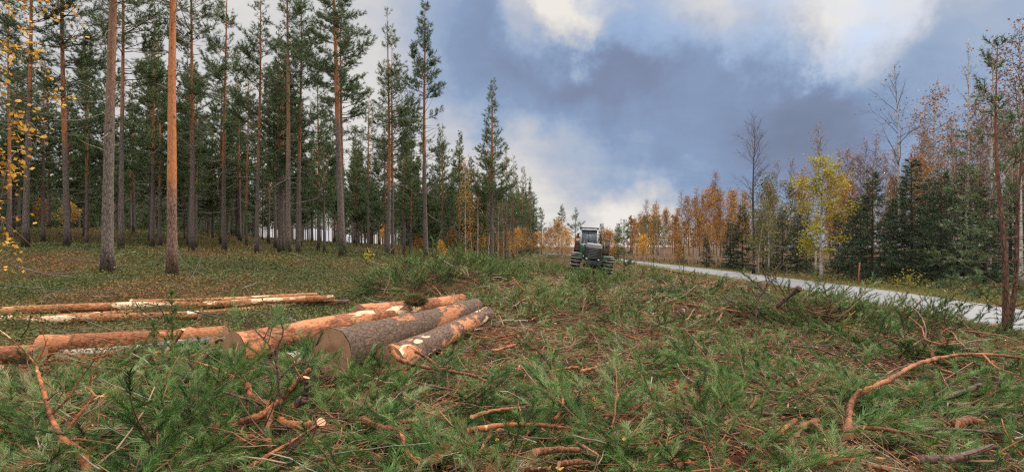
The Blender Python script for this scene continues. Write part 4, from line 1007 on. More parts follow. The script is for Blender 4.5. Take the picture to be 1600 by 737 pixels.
B([([(920, 508), (960, 518), (1002, 532)], .010, .016)], M_STICK, 'long thin pale stick lying across the track', seed=40)
B([([(1068, 512, .1), (1085, 532, .35), (1112, 562, .15)], .010, .014), ([(1085, 532, .35), (1076, 555, .1)], .008, .01)], M_STICKDARK, 'dark forked twig standing in the middle of the cutting', seed=41, cut=False)
B([([(1135, 660), (1165, 645), (1215, 648)], .014, .020)], M_STICKDARK, 'straight red-brown branch lower right of the middle', seed=42)
B([([(1172, 640), (1185, 615, .2)], .014, .012)], M_STICK, 'short pale stick standing on the red-brown branch', seed=43)
B([([(1218, 676), (1228, 668), (1242, 656)], .036, .022)], M_STICK, 'stubby orange chunk of branch, left of two', seed=44)
B([([(1244, 677), (1258, 664), (1278, 657)], .030, .026)], M_STICK, 'knobbly orange branch piece, right of two', seed=45)
B([([(1080, 452), (1110, 458), (1180, 462)], .022, .03)], M_STICK, 'reddish branch at the top of the red heap near the road', seed=46)
B([([(1075, 476), (1120, 482), (1176, 490)], .04, .024)], M_STICK, 'splintered pale red branch in the red heap near the road', seed=47)
B([([(1090, 496), (1115, 490), (1140, 478)], .05, .03)], M_STICK, 'thick torn limb in the red heap near the road', seed=48)
B([([(1110, 512), (1135, 516), (1165, 524)], .022, .018)], M_STICKDARK, 'dark branch below the red heap near the road', seed=49)
B([([(1212, 480, 9.2), (1226, 468, 9.1), (1240, 456, 9.0), (1252, 449, 8.9)], .045, .075)], M_STICKDARK, 'thick dark broken limb sticking up from the green heap by the road', seed=50)
B([([(1180, 505, 8.8), (1184, 470, 8.8), (1198, 445, 8.8), (1192, 420, 8.8)], .022, .010), ([(1184, 470, 8.8), (1172, 450, 8.8), (1150, 440, 8.8)], .010, .004), ([(1198, 445, 8.8), (1215, 432, 8.8), (1235, 428, 8.8)], .008, .004), ([(1188, 456, 8.8), (1206, 440, 8.8), (1212, 415, 8.8)], .008, .003), ([(1192, 425, 8.8), (1180, 408, 8.8)], .006, .003)],
  M_STICKDARK, 'dark bare bush-like branch standing in front of the road', seed=51, cut=False, twigs=9)
B([([(1418, 478, .45), (1430, 484, .5), (1442, 500, .45), (1446, 525, .3), (1425, 540, .25)], .016, .010)], M_STICKDARK, 'thin curved branch looping over the green heap', seed=52, twigs=3)
B([([(1420, 495, .35), (1440, 512, .35), (1447, 530, .3), (1478, 540, .25)], .013, .016)], M_STICK, 'rosy branch with a bend right of the looping one', seed=53)
B([([(1360, 610, .2), (1385, 585, .25), (1420, 570, .3), (1470, 562, .3)], .014, .010)], M_STICKDARK, 'dark branch running behind the elbow-bent one', seed=54, twigs=4)
B([([(1478, 620), (1510, 610), (1535, 600)], .030, .036)], M_STICKDARK, 'short black branch with a pale cut end at the right', seed=55)
B([([(1420, 672), (1500, 672), (1600, 682)], .014, .012)], M_STICKDARK, 'long thin dark branch lying level at the lower right', seed=56)
B([([(1430, 718), (1490, 716), (1540, 700), (1556, 697)], .034, .026)], M_STICKDARK, 'brown branch with a pale broken end at the lower right', seed=57)
B([([(1350, 668), (1385, 672), (1425, 678)], .022, .018)], M_STICK, 'pale orange branch at the foot of the elbow-bent one', seed=58)
B([([(1292, 718), (1310, 716), (1336, 718)], .034, .018)], M_STICK, 'orange branch stub at the lower right among needles', seed=59)
B([([(1497, 664), (1515, 655), (1540, 664)], .052, .03)], M_STICK, 'torn chunk of red-orange wood at the right', cat='wood chunk', name='wood_chunk', seed=60)
B([([(1240, 540), (1275, 545), (1310, 556)], .016, .014)], M_STICKDARK, 'dark thin branch in front of the green heap', seed=61)
B([([(1200, 530), (1240, 538), (1300, 540)], .012, .012)], M_STICKDARK, 'level grey-brown stick at the near foot of the green heap', seed=62)
B([([(812, 470), (830, 466), (842, 462)], .035, .03), ([(820, 462), (832, 474)], .026, .02)], M_STICK, 'crossed red branch stubs beyond the log pile', seed=63)
B([([(30, 418), (75, 428), (120, 434)], .03, .02), ([(75, 428), (140, 424)], .02, .012)], M_GREYTWIG, 'grey dead branch lying on the forest floor by the stout grey pine', seed=64, cut=False)
# ------------------------------------------------------------------ forestry machine (forwarder) seen from its bonnet end
M_BLACK = plain('black_machine_paint', (0.016, 0.017, 0.02), 0.45, 0.4)
M_GREEN = plain('green_machine_paint', (0.012, 0.060, 0.030), 0.4, 0.5)
M_RUBBER = plain('tyre_rubber', (0.022, 0.021, 0.02), 0.85, 0.2, 0, 0.7)
M_STEEL = plain('worn_steel', (0.26, 0.25, 0.25), 0.5, 0.5, 0.4, 0.5)
M_DARKSTEEL = plain('rusty_steel', (0.085, 0.05, 0.038), 0.7, 0.3, 0.2, 0.5)
M_WHITE = plain('white_machine_paint', (0.62, 0.63, 0.65), 0.4, 0.4, 0, 0.15)
M_YELLOWP = plain('yellow_machine_paint', (0.55, 0.36, 0.03), 0.5, 0.4)
M_LAMP = plain('lamp_glass', (0.75, 0.77, 0.8), 0.15, 0.6, 0, 0.05)
m, q = material('cab_glass', 0.06, 0.9); setcol(q, (0.16, 0.185, 0.23)); M_GLASS = m
m, q = material('seat_cloth', 0.9, 0.1); setcol(q, (0.03, 0.03, 0.035)); M_SEAT = m

FB = np.array(((922 - 800) / F * 38.5, 38.5, 0.0)); FB[2] = tz(FB[0], FB[1] + 0.8) - 0.02
fw = empty('forestry_machine', FB, R(7), 'black and green forestry machine with chained wheels and glazed cab, standing in the cutting', 'forwarder')
fw.rotation_euler = (R(-1.5), R(7.5), R(-7))
def prism(mb_, prof, x0, x1, mat=0, bevel=0.0):
    """profile in (y, z) swept along x"""
    n = len(prof); V = [(x0, y, z) for y, z in prof] + [(x1, y, z) for y, z in prof]
    mb_.raw(V, [(k, (k + 1) % n, n + (k + 1) % n, n + k) for k in range(n)], mat)
    c0, c1 = np.mean(prof, 0), None
    b_ = mb_._add([(x0, *c0), (x1, *c0)], .5); base = b_ - 2 * n
    mb_.F3.append(np.array([(b_, base + (k + 1) % n, base + k) for k in range(n)] + [(b_ + 1, base + n + k, base + n + (k + 1) % n) for k in range(n)])); mb_.M3.append(np.zeros(2 * n, int))
def part(name, mat, fn, parent=fw, smooth=False, bev=0.0):
    b_ = MB(); fn(b_); o = b_.build(name, mat, parent, smooth)
    if bev:
        md = o.modifiers.new('bevel', 'BEVEL'); md.width = bev; md.segments = 2; md.limit_method = 'ANGLE'
    return o
def wheel(x, y, R0=0.74, w=0.70):
    zc = R0
    def tyre(b_):
        prof = [(-w / 2, R0 * .62), (-w / 2, R0 * .9), (-w / 2 * .82, R0 * .97), (0, R0), (w / 2 * .82, R0 * .97), (w / 2, R0 * .9), (w / 2, R0 * .62)]
        n = 32; a = np.arange(n) / n * 6.2832
        P = np.stack([np.stack([np.full(n, px_), rr_ * np.cos(a), rr_ * np.sin(a)], -1) for px_, rr_ in prof], 0)
        i = np.arange(len(prof) - 1)[:, None] * n; j = np.arange(n)[None]; jn = (j + 1) % n
        b_.raw(P, np.stack([i + j, i + n + j, i + n + jn, i + jn], -1).reshape(-1, 4))
    wt = part('wheel', M_RUBBER, tyre, fw, True); wt.location = (x, y, zc)
    def rim(b_):
        n = 24; a = np.arange(n) / n * 6.2832
        for s in (-1, 1):
            rings = [(s * w / 2 * .8, R0 * .63), (s * w / 2 * .45, R0 * .5), (s * w / 2 * .45, R0 * .2), (s * w / 2 * .7, R0 * .18), (s * w / 2 * .7, 0.001)]
            P = np.stack([np.stack([np.full(n, px_), rr_ * np.cos(a), rr_ * np.sin(a)], -1) for px_, rr_ in rings], 0)
            i = np.arange(4)[:, None] * n; j = np.arange(n)[None]; jn = (j + 1) % n
            b_.raw(P, np.stack([i + j, i + n + j, i + n + jn, i + jn], -1).reshape(-1, 4))
    part('rim', M_YELLOWP, rim, wt, True)
def track(x, ya, yb, R0=0.76, w=0.84):
    """steel band track round a pair of bogie wheels: cross plates that stand out as bright bars"""
    def plates(b_):
        L = abs(yb - ya); per = 2 * L + 2 * np.pi * R0; n = 30
        for k in range(n):
            s = per * k / n
            if s < L: cy, cz, ang = ya + s, R0 * 2, 0
            elif s < L + np.pi * R0: th_ = (s - L) / R0; cy, cz, ang = yb + R0 * math.sin(th_), R0 + R0 * math.cos(th_), -th_
            elif s < 2 * L + np.pi * R0: cy, cz, ang = yb - (s - L - np.pi * R0), 0.0, np.pi
            else: th_ = (s - 2 * L - np.pi * R0) / R0; cy, cz, ang = ya - R0 * math.sin(th_), R0 - R0 * math.cos(th_), np.pi - th_
            ca, sa = math.cos(ang), math.sin(ang)
            V = []
            for (lx, ly, lz) in [(-w / 2, -.035, -.02), (w / 2, -.035, -.02), (w / 2, .035, -.02), (-w / 2, .035, -.02), (-w / 2 * .95, -.012, .055), (w / 2 * .95, -.012, .055), (w / 2 * .95, .012, .055), (-w / 2 * .95, .012, .055)]:
                V.append((x + lx, cy + ly * ca - lz * sa, cz + ly * sa + lz * ca))
            b_.raw(V, [(0, 3, 2, 1), (4, 5, 6, 7), (0, 1, 5, 4), (1, 2, 6, 5), (2, 3, 7, 6), (3, 0, 4, 7)])
    part('track_chain', M_STEEL, plates)
for x in (-1.20, 1.20):
    for y in (0.15, 1.65): wheel(x, y)
    track(x, 0.15, 1.65)
    for y in (5.4, 6.9): wheel(x, y)
    track(x, 5.4, 6.9)
# chassis and engine bonnet (front faces the camera, -Y)
part('chassis', M_BLACK, lambda b_: (b_.box((-.55, -.35, .62), (.55, 3.0, 1.15)), b_.box((-.28, 3.0, .75), (.28, 7.6, 1.15))), bev=.03)
part('bumper', M_BLACK, lambda b_: prism(b_, [(-.75, .75), (-.55, .55), (-.3, .55), (-.3, 1.1), (-.75, 1.1)], -.62, .62), bev=.03)
bon = part('bonnet', M_BLACK, lambda b_: prism(b_, [(-.78, 1.12), (1.35, 1.12), (1.35, 2.42), (.2, 2.36), (-.55, 2.24), (-.80, 2.05)], -.60, .60), bev=.06)
part('bonnet_lid', M_STEEL, lambda b_: prism(b_, [(-.50, 2.262), (.2, 2.372), (1.15, 2.43), (1.15, 2.45), (.2, 2.40), (-.50, 2.29)], -.52, .52), bev=.02)
def slats(b_):
    for k in range(7): b_.box((-.52, -.835, 1.26 + .115 * k), (.52, -.795, 1.31 + .115 * k))
part('grille', plain('grille_paint', (0.05, 0.052, 0.058), 0.35, 0.5), slats, bon)
for s in (-1, 1):
    part('headlight', M_LAMP, lambda b_: b_.box((s * .44 - .07, -.84, 1.15), (s * .44 + .07, -.79, 1.23)), bev=.01)
    part('side_panel', M_BLACK, lambda b_: b_.box((s * .605 - .012, -.5, 1.15), (s * .605 + .012, 1.3, 2.2)), bev=.008)
    part('mudguard', M_GREEN, lambda b_: prism(b_, [(-.45, 1.45), (-.2, 1.50), (1.9, 1.56), (2.2, 1.50), (2.2, 1.54), (1.9, 1.60), (-.2, 1.54), (-.45, 1.49)], s * 1.05 - .3, s * 1.05 + .3), bev=.01)
    part('step', M_GREEN, lambda b_: (b_.box((s * .9 - .18, -.42, .95), (s * .9 + .18, -.34, 1.45)), b_.box((s * .9 - .2, -.5, .90), (s * .9 + .2, -.3, .95))), bev=.01)
    part('handrail', M_GREEN, lambda b_: b_.tube([(s * .78, -.35, 1.5), (s * .80, -.38, 2.05), (s * .76, .2, 2.5), (s * .76, 1.2, 2.75)], .022, 6))
# cab, kept upright by its levelling
cab = part('cab', M_GREEN, lambda b_: b_.box((-.86, 1.5, 1.45), (.86, 3.15, 2.25)), bev=.05)
cab.rotation_euler = (0, R(-5.0), 0); cab.location = (-.14, 0, 0.02); cab.scale = (.80, 1, 1.02)
def frame(b_):
    for x in (-.80, .80):
        b_.tube([(x, 1.53, 2.2), (x * .93, 1.62, 3.42)], .05, 8); b_.tube([(x, 3.10, 2.2), (x * .93, 3.05, 3.42)], .05, 8)
    b_.tube([(-.8, 1.53, 2.26), (.8, 1.53, 2.26)], .045, 8); b_.tube([(-.75, 1.62, 3.40), (.75, 1.62, 3.40)], .05, 8)
part('cab_frame', M_WHITE, frame, cab)
part('windscreen', M_GLASS, lambda b_: b_.raw([(-.76, 1.55, 2.28), (.76, 1.55, 2.28), (.70, 1.64, 3.38), (-.70, 1.64, 3.38), (-.76, 1.57, 2.28), (.76, 1.57, 2.28), (.70, 1.66, 3.38), (-.70, 1.66, 3.38)], [(0, 1, 2, 3), (7, 6, 5, 4), (0, 4, 5, 1), (2, 6, 7, 3), (1, 5, 6, 2), (0, 3, 7, 4)]), cab)
for s in (-1, 1):
    part('side_window', M_GLASS, lambda b_: b_.raw([(s * .80, 1.62, 2.3), (s * .80, 3.05, 2.3), (s * .745, 3.02, 3.36), (s * .745, 1.68, 3.36), (s * .78, 1.62, 2.3), (s * .78, 3.05, 2.3), (s * .725, 3.02, 3.36), (s * .725, 1.68, 3.36)], [(0, 1, 2, 3), (7, 6, 5, 4), (0, 4, 5, 1), (2, 6, 7, 3), (1, 5, 6, 2), (0, 3, 7, 4)]), cab)
    part('mirror', M_BLACK, lambda b_: (b_.tube([(s * .8, 1.6, 3.0), (s * 1.08, 1.45, 2.95)], .015, 5), b_.box((s * 1.08 - .09, 1.42, 2.72), (s * 1.08 + .09, 1.48, 3.1))), cab, bev=.015)
part('rear_wall', M_BLACK, lambda b_: b_.box((-.74, 3.06, 2.26), (.74, 3.10, 3.38)), cab)
part('seat', M_SEAT, lambda b_: (b_.box((-.26, 2.3, 2.0), (.26, 2.8, 2.42)), b_.box((-.24, 2.72, 2.42), (.24, 2.84, 3.12))), cab, bev=.05)
part('wiper', M_BLACK, lambda b_: b_.tube([(-.08, 1.535, 2.30), (-.02, 1.56, 2.75), (-.08, 1.60, 3.2)], .035, 5), cab)
part('roof', M_RUBBER, lambda b_: prism(b_, [(1.38, 3.44), (1.45, 3.56), (3.2, 3.60), (3.3, 3.44)], -.90, .90), cab, bev=.03)
part('roof_edge', M_WHITE, lambda b_: b_.box((-.78, 1.365, 3.36), (.78, 1.43, 3.445)), cab, bev=.01)
for x in (-.6, -.2, .2, .6):
    part('work_light', M_LAMP, lambda b_: b_.box((x - .08, 1.335, 3.37), (x + .08, 1.362, 3.44)), cab, bev=.01)
# load bunk: headboard grid, stakes, crane folded down behind the cab
def grid(b_):
    for x in np.linspace(-1.42, 1.42, 9): b_.tube([(x, 4.0, 1.2), (x, 4.0, 3.05 - .15 * abs(x))], .035, 6)
    for z in (1.25, 1.8, 2.35, 2.85): b_.box((-1.45, 3.97, z), (1.45, 4.03, z + .09))
    for s in (-1, 1): b_.box((min(s * .88, s * 1.44), 4.035, 1.3), (max(s * .88, s * 1.44), 4.05, 2.6))
part('headboard', M_DARKSTEEL, grid)
for y in (4.9, 6.3, 7.4):
    for s in (-1, 1):
        part('stake', M_DARKSTEEL, lambda b_: b_.tube([(s * .3, y, 1.2), (s * 1.15, y, 1.28), (s * 1.36, y, 1.8), (s * 1.42, y, 3.0)], [.08, .08, .07, .05], 8))
part('crane', M_GREEN, lambda b_: (b_.tube([(.25, 3.6, 1.2), (.25, 3.6, 2.9)], .16, 10), b_.tube([(.25, 3.6, 2.9), (.3, 5.0, 3.15), (.35, 6.6, 2.75)], .11, 8), b_.tube([(.35, 6.6, 2.75), (.3, 5.4, 2.3)], .09, 8)))
part('exhaust', M_BLACK, lambda b_: b_.tube([(.52, 1.2, 2.3), (.52, 1.25, 3.0), (.56, 1.35, 3.1)], .05, 8))
# ------------------------------------------------------------------ small saplings and plants
def sapling(px, py, hgt, label, seed, mat=M_BRASH, tint=.28, spread=.32, Y=None, dens=1.0):
    r = np.random.default_rng(seed)
    p = ground_pt(px, py, 0.02) if Y is None else col_base(px, Y)
    o = empty('pine_sapling', p, 0, label, 'sapling', 'pine saplings and seedlings')
    b = MB(); T = np.array([(0, 0, -.05), (.01, 0, hgt * .5), (0, .01, hgt)]); b.tube(smooth(T, 9), np.linspace(.004 + .008 * hgt, .003, 9), 6, 0, .4, r=r); b.build('stem', M_TWIG, o)
    b = MB(); pos, dirs = [], []
    for z in np.arange(hgt * .18, hgt, .13 * max(.6, hgt) / dens):
        u = z / hgt
        for _ in range(r.integers(3, 6)):
            az = r.random() * 6.283; el = R(10 + 45 * u); L = spread * hgt * (1.1 - u) * (.6 + .6 * r.random())
            P = curve_pts((0, 0, z), (math.cos(az) * math.cos(el), math.sin(az) * math.cos(el), math.sin(el)), L, 4, r, .4, .06)
            b.tube(P, np.linspace(.004, .002, 4), 3, 0, .5, cap=False)
            for f in np.linspace(.3, 1, max(3, int(L / .022))): pos.append(lerp_pts(P, f)); dirs.append(P[-1] - P[0])
    for f in np.linspace(.3, 1, int(hgt / .03)): pos.append((0, 0, hgt * f)); dirs.append((0, 0, 1.0))
    t_, c_ = blades(np.array(pos), np.array(dirs), 9, .055, .0045, .9, r, tint=tint, tvar=.35)
    b.tris(t_, 1, c_); b.build('crown', [M_TWIG, mat], o)
    return o
sapling(268, 545, 1.0, 'young green pine sapling standing in front of the crosswise orange log', 1, Y=7.0)
sapling(240, 545, .55, 'small pine seedling just left of the young green sapling', 2, Y=6.95)
sapling(310, 535, .40, 'tiny pine seedling right of the leaning orange stub', 3, Y=7.1)
sapling(545, 408, 1.0, 'small bright green pine at the foot of the leaning pine', 4, Y=24)
sapling(448, 408, .7, 'small green pine by the foot of the grey-footed pair', 5, Y=26)
sapling(528, 405, 1.2, 'bushy little pine left of the leaning pine foot', 6, Y=25, spread=.5)
sapling(920, 428, 1.5, 'leafy young shoot in front of the forestry machine grille', 7, Y=36.5, tint=.5)
sapling(1021, 435, 1.5, 'thin dark seedling in front of the far road bend', 8, Y=24, tint=.1, dens=.5)
sapling(1068, 425, 1.8, 'spindly seedling before the road, left of the dark bare bush', 9, Y=24, tint=.1, dens=.4)
sapling(783, 420, 3.4, 'bare-looking thin sapling among the green branches beyond the logs', 10, Y=22, tint=.1, dens=.3, spread=.12)
# yellowish herbs and shrubs near the road
r = np.random.default_rng(55)
def herb(px, py, h, nst, mat, label, size=.05, Y=None, nl=9, spread=.3, cat='plant', name='roadside_plant', tint=.5):
    p = ground_pt(px, py, .0) if Y is None else col_base(px, Y)
    o = empty(name, p, 0, label, cat, 'plants along the road')
    b = MB(); pos = []
    for _ in range(nst):
        P = curve_pts((0.04 * r.normal(), .04 * r.normal(), -.02), (spread * r.normal(), spread * r.normal(), 1), h * (.6 + .5 * r.random()), 6, r, .1, .07)
        b.tube(P, np.linspace(.006, .002, 6), 4, 0, .4, cap=False)
        for k in range(nl): pos.append(lerp_pts(P, .25 + .75 * r.random()) + .05 * r.normal(size=3))
    b.build('stem', M_TWIG, o)
    b = MB(); P4, tt = leaves(np.array(pos), size, r, tint, .6, .3); b.quads(P4, 0, tt); b.build('foliage', mat, o)
herb(1466, 500, .75, 6, M_OLIVE, 'leafy dark weed stalks at the near edge of the road', .06, Y=9.6, tint=.3)
herb(1440, 497, .6, 5, M_OLIVE, 'shorter weed with drooping leaves left of the tall weed stalks', .06, Y=9.8, tint=.3)
herb(1425, 455, 1.0, 7, M_YELLOW, 'small yellow leaved bush on the far road edge under the spruces', .07, Y=20, nl=16)
herb(1404, 452, .6, 6, M_YELLOW, 'low pale yellow plant beside the small yellow bush', .07, Y=20.5, nl=12)
herb(1497, 462, .9, 6, M_OLIVE, 'green leafy shrub on the far road edge below the bushy spruce', .07, Y=18, nl=14)
herb(700, 408, 1.0, 6, M_GOLD, 'small golden bush at the foot of the forest edge', .10, Y=30, nl=16)
herb(728, 372, 1.6, 5, M_GOLD, 'golden rowan shoot under the forest edge pines', .10, Y=40, nl=14)
herb(575, 420, .8, 6, M_YELLOW, 'yellow blueberry-like bush left of the small distant heap', .08, Y=20, nl=14)
herb(1575, 498, .8, 5, M_GRASS, 'tuft of dry yellow stems by the double-stemmed pine', .05, Y=9.4, nl=8)
# red marker stake on the far verge
p = col_base(1341, 22.5)
b = MB(); b.tube([(0, 0, -.2), (.02, 0, .5), (.07, 0, 1.05)], [.032, .03, .028], 8); o = b.build('marker_stake', plain('faded_red_paint', (.26, .075, .045), .8, .2)); o.location = p
tag(o, 'faded red leaning stake on the far road verge', 'stake')

# ------------------------------------------------------------------ cut pine branches covering the ground
def near_log(x, y, z, pad):
    out = np.zeros(len(x), bool)
    Pt = np.stack([x, y], 1)
    for A, B_, rr in LOGSEGS:
        a = A[:2]; d_ = B_[:2] - a; t = np.clip(((Pt - a) @ d_) / (d_ @ d_), 0, 1)
        out |= np.hypot(*(Pt - a - t[:, None] * d_).T) < rr + pad
    return out
def in_cut(x, y):
    px = 800 + F * x / y
    left = np.interp(y, [2, 5.4, 5.8, 6.6, 7.2, 9, 11.5, 12.5, 15, 20, 30, 45, 80], [-900, -500, 60, 190, 330, 560, 600, 585, 590, 640, 690, 790, 838])
    return (px > left) & (x < np.interp(y, RP[:, 1], RP[:, 0]) - ROAD_W / 2 - np.where(y < 12.5, 0.9, 1.3)) & (px < 2100)
def spray(seed, L, shoots, step, per, nl, nw, curl=0.15, thick=1.0):
    """a cut pine bough: bent stem with bottle-brush shoots"""
    r = np.random.default_rng(seed); b = MB()
    main = curve_pts((0, 0, 0), (1, 0, .04), L, 8, r, .05 * r.normal(), curl)
    b.tube(main, np.linspace(.0085, .0035, 8) * thick, 5, 0, .62, cap=False)
    pos, dirs, tin = [], [], []
    for k in range(shoots):
        t = 1.0 if k == 0 else .22 + .76 * (k / shoots)
        q0 = lerp_pts(main, t); dd = unit(main[-1] - main[0])
        s_ = np.array((0, 1.0 if k % 2 else -1.0, .5 * r.normal()))
        sd_ = unit(dd * 1.0 + s_ * (.75 if k else 0) + .2 * r.normal(size=3)); l = (.10 + .24 * L * (.6 + .7 * r.random())) * (1 - .35 * t)
        P = curve_pts(q0, sd_, l, 4, r, .2, .10); b.tube(P, np.linspace(.0034, .002, 4) * thick, 3, 0, .5, cap=False)
        tone = .42 + .15 * r.normal()
        for f in np.linspace(.12, 1, max(3, int(l / step))): pos.append(lerp_pts(P, f)); dirs.append(P[-1] - P[-2]); tin.append(tone + .16 * (f - .5))
    t_, c_ = blades(np.array(pos), np.array(dirs), per, nl, nw, .62, r, tint=np.array(tin), tvar=.40)
    b.tris(t_, 1, c_)
    V = np.concatenate(b.V); V[:, 2] *= .65; T = np.concatenate(b.T)
    tri = np.concatenate([f for f in b.F3]); qd = np.concatenate([f for f in b.F4])
    return V, T, tri, np.concatenate(b.M3), qd, np.concatenate(b.M4)
def scatter(protos, pts, tilt, r, sc=(0.8, 1.3), lift=(0.02, 0.14), brown=0.04, tone=None):
    out = MB()
    for k, (x, y, z) in enumerate(pts):
        V, T, tri, mt, qd, mq = protos[r.integers(0, len(protos))]
        a = r.random() * 6.283; s = sc[0] + (sc[1] - sc[0]) * r.random()
        tx, ty = tilt * r.normal(), tilt * r.normal(); roll = .35 * r.normal()
        M = np.array(Matrix.Rotation(a, 3, 'Z') @ Matrix.Rotation(ty, 3, 'Y') @ Matrix.Rotation(tx + roll, 3, 'X'))
        W = (V * s) @ M.T + (x, y, z + lift[0] + (lift[1] - lift[0]) * r.random())
        dt = .17 * r.normal() + (tone[k] if tone is not None else 0)
        if r.random() < brown: dt = .45
        b0 = out._add(W, np.clip(T + dt, 0, 1))
        out.F3.append(tri + b0); out.M3.append(mt); out.F4.append(qd + b0); out.M4.append(mq)
    return out
r = np.random.default_rng(21)
NEARP = [spray(600 + k, .40 + .05 * k, 9, .0100, 4, .072, .0046) for k in range(7)]
MIDP = [spray(620 + k, .50 + .06 * k, 9, .022, 4, .070, .0085, thick=1.3) for k in range(6)]
FARP = [spray(640 + k, .8 + .1 * k, 8, .055, 4, .12, .020, thick=2) for k in range(5)]
def sample(n, y0, y1, half, pad, thin=None, seed=0):
    r = np.random.default_rng(seed)
    y = np.sqrt(y0 ** 2 + (y1 ** 2 - y0 ** 2) * r.random(n)); x = (2 * r.random(n) - 1) * half * y
    k = in_cut(x, y); x, y = x[k], y[k]
    z = terrain(x, y)
    k = ~near_log(x, y, z, pad)
    if thin is not None: k &= r.random(len(x)) < thin(x, y)
    return np.stack([x, y, z], 1)[k]
def track_thin(x, y):
    """fewer branches where the wheels ran and in bare patches"""
    tr_ = np.exp(-((x - (0.9 + 0.045 * y)) / .5) ** 2) + np.exp(-((x - (2.9 + 0.07 * y)) / .45) ** 2)
    patch = np.sin(x * 2.9 + 1.6 * np.sin(y * 1.7 + x)) * np.cos(y * 2.6 + 1.4 * np.sin(x * 2.1)) + .6 * np.sin(x * 6.1 + 2 * np.sin(y * 3.3)) * np.cos(y * 5.2 + 1.5 * np.sin(x * 4.7))
    left = np.clip((-x - .35 * y + 1.2) / 1.5, 0, 1)          # the boughs lie thicker before the log pile
    return np.clip(.30 + .42 * left + .50 * patch - .5 * tr_ * (y > 6), .06, 1)
def tones(p):
    return .10 * np.sin(p[:, 0] * 1.1 + 2 * np.sin(p[:, 1] * .7)) + .05 * np.sin(p[:, 0] * 3.1 + p[:, 1] * 2.2)
def heap_lift(p):
    h = np.zeros(len(p))
    for hx, hy, sx, sy, hh in HEAPS: h += hh * np.exp(-((p[:, 0] - hx) / sx) ** 2 - ((p[:, 1] - hy) / sy) ** 2)
    return h
pn = sample(4300, 2.3, 8.0, 1.18, -.08, track_thin, 1)
scatter(NEARP, pn, .13, r, (.7, 1.25), (.01, .10), .20, tones(pn)).build('cut_branch_cover', [M_TWIG, M_BRASH], smooth=False)['kind'] = 'stuff'
pm = sample(7000, 7.6, 18, 1.12, -.06, track_thin, 2)
scatter(MIDP, pm, .14, r, (.75, 1.35), (.01, .12), .20, tones(pm)).build('cut_branch_cover', [M_TWIG, M_BRASH], smooth=False)['kind'] = 'stuff'
pf = sample(9000, 17, 80, .45, .0, track_thin, 3)
scatter(FARP, pf, .13, r, (.75, 1.4), (.01, .14), .20, tones(pf)).build('cut_branch_cover', [M_TWIG, M_BRASH], smooth=False)['kind'] = 'stuff'
# steeper branches standing on the heaps
ph = sample(9000, 9, 36, 1.1, .05, lambda x, y: np.clip(heap_lift(np.stack([x, y], 1)) * 2.2, 0, 1) * (y < 36), 4)
scatter(MIDP, ph, .34, r, (.8, 1.4), (.02, .22), .08, tones(ph) - .05).build('branch_heaps', [M_TWIG, M_BRASH], smooth=False)['kind'] = 'stuff'

# uneven heaps of boughs, thrown together
DOMES = [(1232, 10.3, .75, .5, .68), (1320, 10.3, .9, .6, .24), (1405, 9.6, .7, .5, .16), (1290, 9.4, .9, .6, .28), (1500, 8.6, .6, .4, .22), (640, 13.2, .9, .6, .50), (705, 15.0, 1.3, .7, .55), (770, 17.5, 1.3, .8, .48), (755, 23, 1.8, 1.0, .60), (640, 16.5, .9, .6, .4),
         (930, 20.5, .9, 1.5, .28), (845, 30, 1.6, 1.2, .42), (1000, 22, .8, 1.2, .2), (1080, 15.5, .9, .8, .2), (930, 13.5, .8, .8, .16), (1020, 9.0, .8, .6, .20), (820, 11.5, .8, .6, .22), (850, 38, 2.5, 1.5, .6), 
         (1130, 6.4, .6, .45, .20), (1250, 4.9, .5, .4, .16), (900, 5.1, .45, .4, .14), (690, 5.0, .45, .35, .15), (350, 4.7, .5, .3, .16), (200, 4.4, .5, .3, .14), (560, 5.25, .30, .2, .30), (470, 5.35, .35, .2, .24), (400, 5.7, .35, .2, .22), (570, 4.3, .4, .3, .15), (1450, 4.6, .5, .4, .15), (1400, 7.2, .5, .4, .12), (1060, 4.2, .45, .35, .14)]
def domes(protos, sel, seed, per):
    r = np.random.default_rng(seed); out = MB()
    for px, Y, rx, ry, hh in DOMES:
        if not sel(Y): continue
        cx = (px - 800) / F * Y; tone = .13 * r.normal()
        for _ in range(int(per * rx * ry / .3) + 12):
            a = r.random() * 6.283; q_ = r.random() ** .5; u = r.random() ** .8
            x = cx + rx * q_ * math.cos(a); y = Y + ry * q_ * math.sin(a)
            z = tz(x, y) + hh * (1 - q_ ** 2) * u * .85 + .02
            d_ = np.array((math.cos(a) * (.4 + q_) * rx / max(rx, ry), math.sin(a) * (.4 + q_) * ry / max(rx, ry), (.45 if hh > .25 else .22) * (1 - q_) + .18 * r.normal() + .05)) + .35 * r.normal(size=3)
            d_ = unit(d_); e = unit(np.cross((0, 0, 1.0), d_) + .25 * r.normal(size=3)); e = unit(e - e.dot(d_) * d_); f_ = np.cross(d_, e)
            V, T, tri, mt, qd, mq = protos[r.integers(0, len(protos))]; s_ = .7 + .5 * r.random()
            W = (V * s_) @ np.stack([d_, e, f_]) + (x, y, z)
            b0 = out._add(W, np.clip(T + tone + .10 * r.normal() + .08 * (u - .5), 0, 1))
            out.F3.append(tri + b0); out.M3.append(mt); out.F4.append(qd + b0); out.M4.append(mq)
    return out
DOMES += [(40, 4.1, .5, .35, .16), (190, 3.75, .55, .3, .14), (330, 3.85, .4, .3, .12), (560, 3.8, .35, .25, .08), (1080, 3.75, .45, .3, .12), (1230, 4.1, .45, .3, .12), (1500, 3.8, .5, .3, .12), (760, 3.7, .4, .3, .06), (930, 4.3, .35, .3, .10), (120, 5.0, .5, .35, .12)]
HEROP = [spray(660 + k, .55 + .07 * k, 8, .0115, 5, .088, .0044) for k in range(5)]
